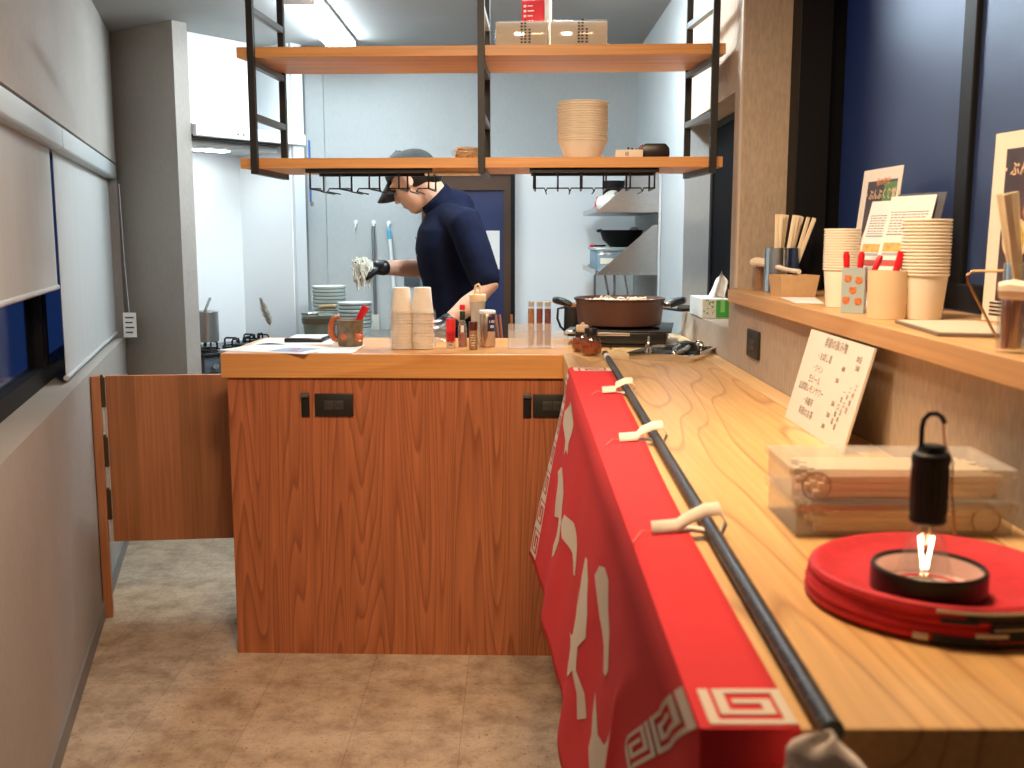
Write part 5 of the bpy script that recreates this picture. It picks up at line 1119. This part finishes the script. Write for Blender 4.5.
body = blob([
    ('b', hp_(-.012, 0, .026), (.090, .074, .084), HM), ('b', hp_(.030, 0, -.035), (.062, .060, .082), HM), ('b', hp_(.048, 0, -.092), (.034, .036, .028), HM),
    ('b', hp_(.094, 0, -.018), (.017, .012, .026), HM), ('b', hp_(.107, 0, -.030), (.013, .012, .011), HM), ('b', hp_(.083, 0, -.063), (.012, .021, .007), HM), ('b', hp_(.080, 0, -.073), (.012, .018, .007), HM),
    ('b', hp_(.076, .03, .020), (.018, .028, .010), HM), ('b', hp_(.076, -.03, .020), (.018, .028, .010), HM), ('b', hp_(.058, .04, -.025), (.022, .02, .02), HM), ('b', hp_(.058, -.04, -.025), (.022, .02, .02), HM),
    ('b', hp_(-.004, .076, -.006), (.020, .009, .031), HM), ('b', hp_(-.004, -.076, -.006), (.020, .009, .031), HM), ('b', hp_(-.002, .080, -.030), (.010, .006, .010), HM),
    ('t', [hp_(-.03, 0, -.03), tuple((Vector(hp_(-.03, 0, -.05))+neck0)/2), tuple(neck0)], [.058, .056, .060]),
    ('b', (-.235, PY, 1.26), (.09, .14, .13)), ('b', (-.20, PY, 1.08), (.09, .125, .14)), ('b', (-.165, PY, .93), (.10, .14, .09)),
    ('t', [SHL, ELL, (ELL+WRL)/2+Vector((0, 0, -.004)), WRL], [.046, .040, .038, .027]), ('t', [SHR, ELR, (ELR+WRR)/2+Vector((0, 0, -.006)), WRR], [.046, .042, .039, .027]),
    ('t', [neck0-Vector((0, 0, .05)), SHL-Vector((0, 0, .02))], [.03, .03]), ('t', [neck0-Vector((0, 0, .05)), SHR-Vector((0, 0, .02))], [.03, .03]),
    ('b', WRL+Vector((-.03, -.02, -.012)), (.03, .025, .014)), ('b', WRR+Vector((-.045, -.01, -.0)), (.03, .018, .022)),
    ('t', [(-.165, 3.86, .90), (-.175, 3.86, .48), (-.135, 3.86, .10)], [.075, .05, .035]), ('t', [(-.165, 4.04, .90), (-.185, 4.05, .48), (-.145, 4.05, .10)], [.075, .05, .035]),
    ('b', (-.18, 3.86, .045), (.10, .035, .03)), ('b', (-.19, 4.05, .045), (.10, .035, .03))], 'person', M_skin, None, .0065, 3)
tag(body, 'cook in a black cap and navy shirt bending over, gloved hand holding up noodles', 'person')
def tor(x, z, rx, ry, rz=.07): return ('b', (x, PY, z), (rx, ry, rz))
LV = [(-.185, .862, .001, .001), (-.185, .862, .112, .155), (-.19, .93, .120, .165), (-.205, 1.02, .114, .158), (-.225, 1.10, .112, .155), (-.243, 1.18, .117, .163), (-.252, 1.26, .120, .172), (-.245, 1.33, .116, .166), (-.232, 1.385, .100, .135), (-.228, 1.425, .075, .095), (-.232, 1.450, .045, .055), (-.232, 1.452, .001, .001)]
blob([('l', LV),
      ('t', [Vector((-.235, 3.86, 1.375)), SHL+Vector((0, 0, .012)), SHL*.5+ELL*.5, SHL*.16+ELL*.84], [.055, .066, .063, .058]),
      ('t', [Vector((-.255, 4.04, 1.34)), SHR-Vector((0, .01, .03)), ELR, ELR*.86+WRR*.14], [.055, .064, .056, .053]),
      ('t', [(-.262, PY, 1.425), (-.215, PY, 1.41)], [.068, .075]),
      ('b', (-.19, PY, 1.345), (.070, .11, .07))], 'shirt', M_navy, body, .007, 10)
# collar
g = G(); ax = (Vector(hp_(-.03, 0, -.05))-neck0).normalized(); e1 = ax.cross(Vector((0, 1, 0))).normalized(); e2 = ax.cross(e1)
g.grid(lambda a, v: tuple(neck0+ax*(v*.058+.006-.012*(1+cos(a))*.5*v)+e1*((.069-.006*v)*cos(a))+e2*((.074-.006*v)*sin(a))), [i*2*pi/36 for i in range(37)], [0, .33, .66, 1])
g.make('collar', M_navy, body, solid=.006)
sl_ = G()
for k in range(4): sl_.ball((-.362+.003*k+.02*(k > 1)*(k-1), PY-.055-.01*(k % 2), 1.30-.065*k), .0045, 8, 6)
sl_.make('buttons', mat('grey_buttons', (.12, .13, .16), .4), body)
blob([('b', (-.18, PY, .90), (.128, .172, .09)), ('t', [(-.165, 3.865, .90), (-.175, 3.862, .48), (-.135, 3.86, .09)], [.092, .068, .056]), ('t', [(-.165, 4.035, .90), (-.185, 4.048, .48), (-.145, 4.05, .09)], [.092, .068, .056])], 'trousers', M_trouser, body, .01, 3)
for y, x in ((3.86, -.185), (4.05, -.195)): G().ball((x, y, .045), (.135, .048, .044), 20, 12).make('shoe', M_blackp, body)
# cap, hair, eyes, brows
cp = G(); cp.grid(lambda a, v: hp_(-.010+.101*cos(a)*cos(v)+.004*cos(a), .083*sin(a)*cos(v), .036+.012*cos(a)+(.090)*sin(v)), [i*2*pi/40 for i in range(41)], [-.06+i*(pi/2+.06)/14 for i in range(15)])
capo = cp.make('cap', M_cap, body, solid=.004)
cp = G(); cp.grid(lambda a, v: hp_(.078+.09*v*cos(a*.9)+.010*cos(a), .078*sin(a)*(1-.12*v), .048-.036*v-.022*sin(a)**2), [-1.35+i*2.7/20 for i in range(21)], [0, .25, .5, .75, 1])
cp.make('cap_brim', M_cap, capo, solid=.0045); G().ball(hp_(-.012, 0, .127), (.008, .008, .005), 10, 6, HM).make('cap_button', M_cap, capo)
blob([('b', hp_(-.036, 0, .004), (.070, .077, .072), HM), ('b', hp_(-.075, 0, -.030), (.036, .056, .04), HM), ('b', hp_(-.008, .068, .020), (.020, .012, .030), HM), ('b', hp_(-.008, -.068, .020), (.020, .012, .030), HM)], 'hair', M_hair, body, .006, 2)
for sgn in (1, -1):
    e = G().ball(hp_(.079, sgn*.031, .002), (.010, .012, .006), 10, 8, HM).make('eye', mat('eye_dark', (.03, .02, .018), .2), body)
    G().tube([hp_(.086, sgn*.014, .026), hp_(.088, sgn*.03, .030), hp_(.074, sgn*.05, .024)], [.003, .004, .0025], 6).make('eyebrow', M_hair, body)
G().tube([hp_(.094, -.015, -.068), hp_(.096, 0, -.0675), hp_(.094, .015, -.068)], .0025, 6).make('mouth_line', mat('lip', (.36, .13, .10), .5), body)
# gloves: palm and five bent fingers each
def glove(w, d, palm_n, length, name, curls):
    """w wrist, d direction of the palm, palm_n back-of-hand normal"""
    d = d.normalized(); b = palm_n.normalized(); s = d.cross(b).normalized(); K = Matrix((d, s, b)).transposed()
    P = [('t', [w-d*.012, w+d*.008], [.031, .030]), ('b', tuple(w+d*.043), (.046, .040, .018), K), ('b', tuple(w+d*.012), (.028, .030, .022), K)]
    for i, (o, L, c1_, c2_, c3_) in enumerate(curls[:4]):
        p = w+d*.085+s*o; pts = [p-d*.02]; ang = 0; seg = [L*.45, L*.32, L*.23]
        for q, cc in zip(seg, (c1_, c2_, c3_)):
            pts.append(p); ang += R(cc); p = p+(d*cos(ang)-b*sin(ang))*q
        pts.append(p); P.append(('t', pts, [.0100, .0100, .0092, .0085, .0075][:len(pts)]))
    o = curls[4]; sg = o[0]; p0_ = w+d*.018+s*sg*.030; p1 = p0_+d*.028+s*sg*.022-b*.014; p2 = p1+d*.026+s*sg*(.002)-b*.016; p3 = p2+d*.020-s*sg*.006-b*.010
    P.append(('t', [p0_, p1, p2, p3], [.014, .0115, .0100, .0085]))
    return blob(P, name, M_glove, body, .0038, 2)
glove(WRR, Vector((-1, -.10, .05)), Vector((.05, -.45, .9)), .19, 'glove', [(-.030, .060, 58, 62, 40), (-.010, .068, 60, 64, 40), (.010, .066, 62, 66, 40), (.029, .057, 66, 66, 40), (-1,)])
glove(WRL, Vector((-.75, -.45, -.28)), Vector((-.2, -.3, .9)), .19, 'glove', [(-.030, .060, 30, 40, 30), (-.010, .070, 32, 40, 30), (.010, .068, 35, 42, 30), (.029, .058, 40, 45, 30), (1,)])
# noodles in the raised hand and a white scoop in the other
g = G(); rr = random.Random(21); nc = Vector((-.580, 3.965, 1.178))
for i in range(150):
    a = rr.uniform(0, 2*pi); r = .040*math.sqrt(rr.random()); x = r*cos(a); y = r*sin(a)*.9; zt = .045*math.sqrt(max(0, 1-(r/.042)**2))+rr.uniform(-.012, .008)
    pts = []; L = rr.uniform(.025, .075) if rr.random() < .8 else rr.uniform(.07, .10)
    for k in range(7):
        f = k/6; pts.append(nc+Vector((x*(1-.15*f)+.006*sin(5*f+i), y*(1-.1*f)+.006*cos(4*f+i*2), zt-L*f)))
    g.tube(pts, rr.uniform(.0022, .0038), 6)
nd = g.make('noodle_clump', mat('noodle_cream', (.90, .87, .76), .45, noise=.15, nscale=70), None); tag(nd, 'clump of pale noodles with dark bits held up by the gloved hand', 'noodles'); nd['kind'] = 'stuff'
g = G()
for i in range(12): a = rr.uniform(0, 2*pi); g.ball(nc+Vector((.036*cos(a), .036*sin(a), rr.uniform(-.03, .035))), (.004, .004, .0035), 8, 6)
o = g.make('herb_bits', mat('dark_green_bits', (.05, .055, .02), .6), nd); o['kind'] = 'stuff'
p = WRL+Vector((-.075, -.06, -.01))
t = thing('measuring_scoop', 'white scoop held in the lower gloved hand', 'scoop', tuple(p))
G().ball((-.012, .0, .014), (.024, .018, .014), 16, 10).make('bowl', M_white, t); G().tube([(.01, .005, .012), (.05, .035, .010)], .006, 8).make('handle', M_white, t)
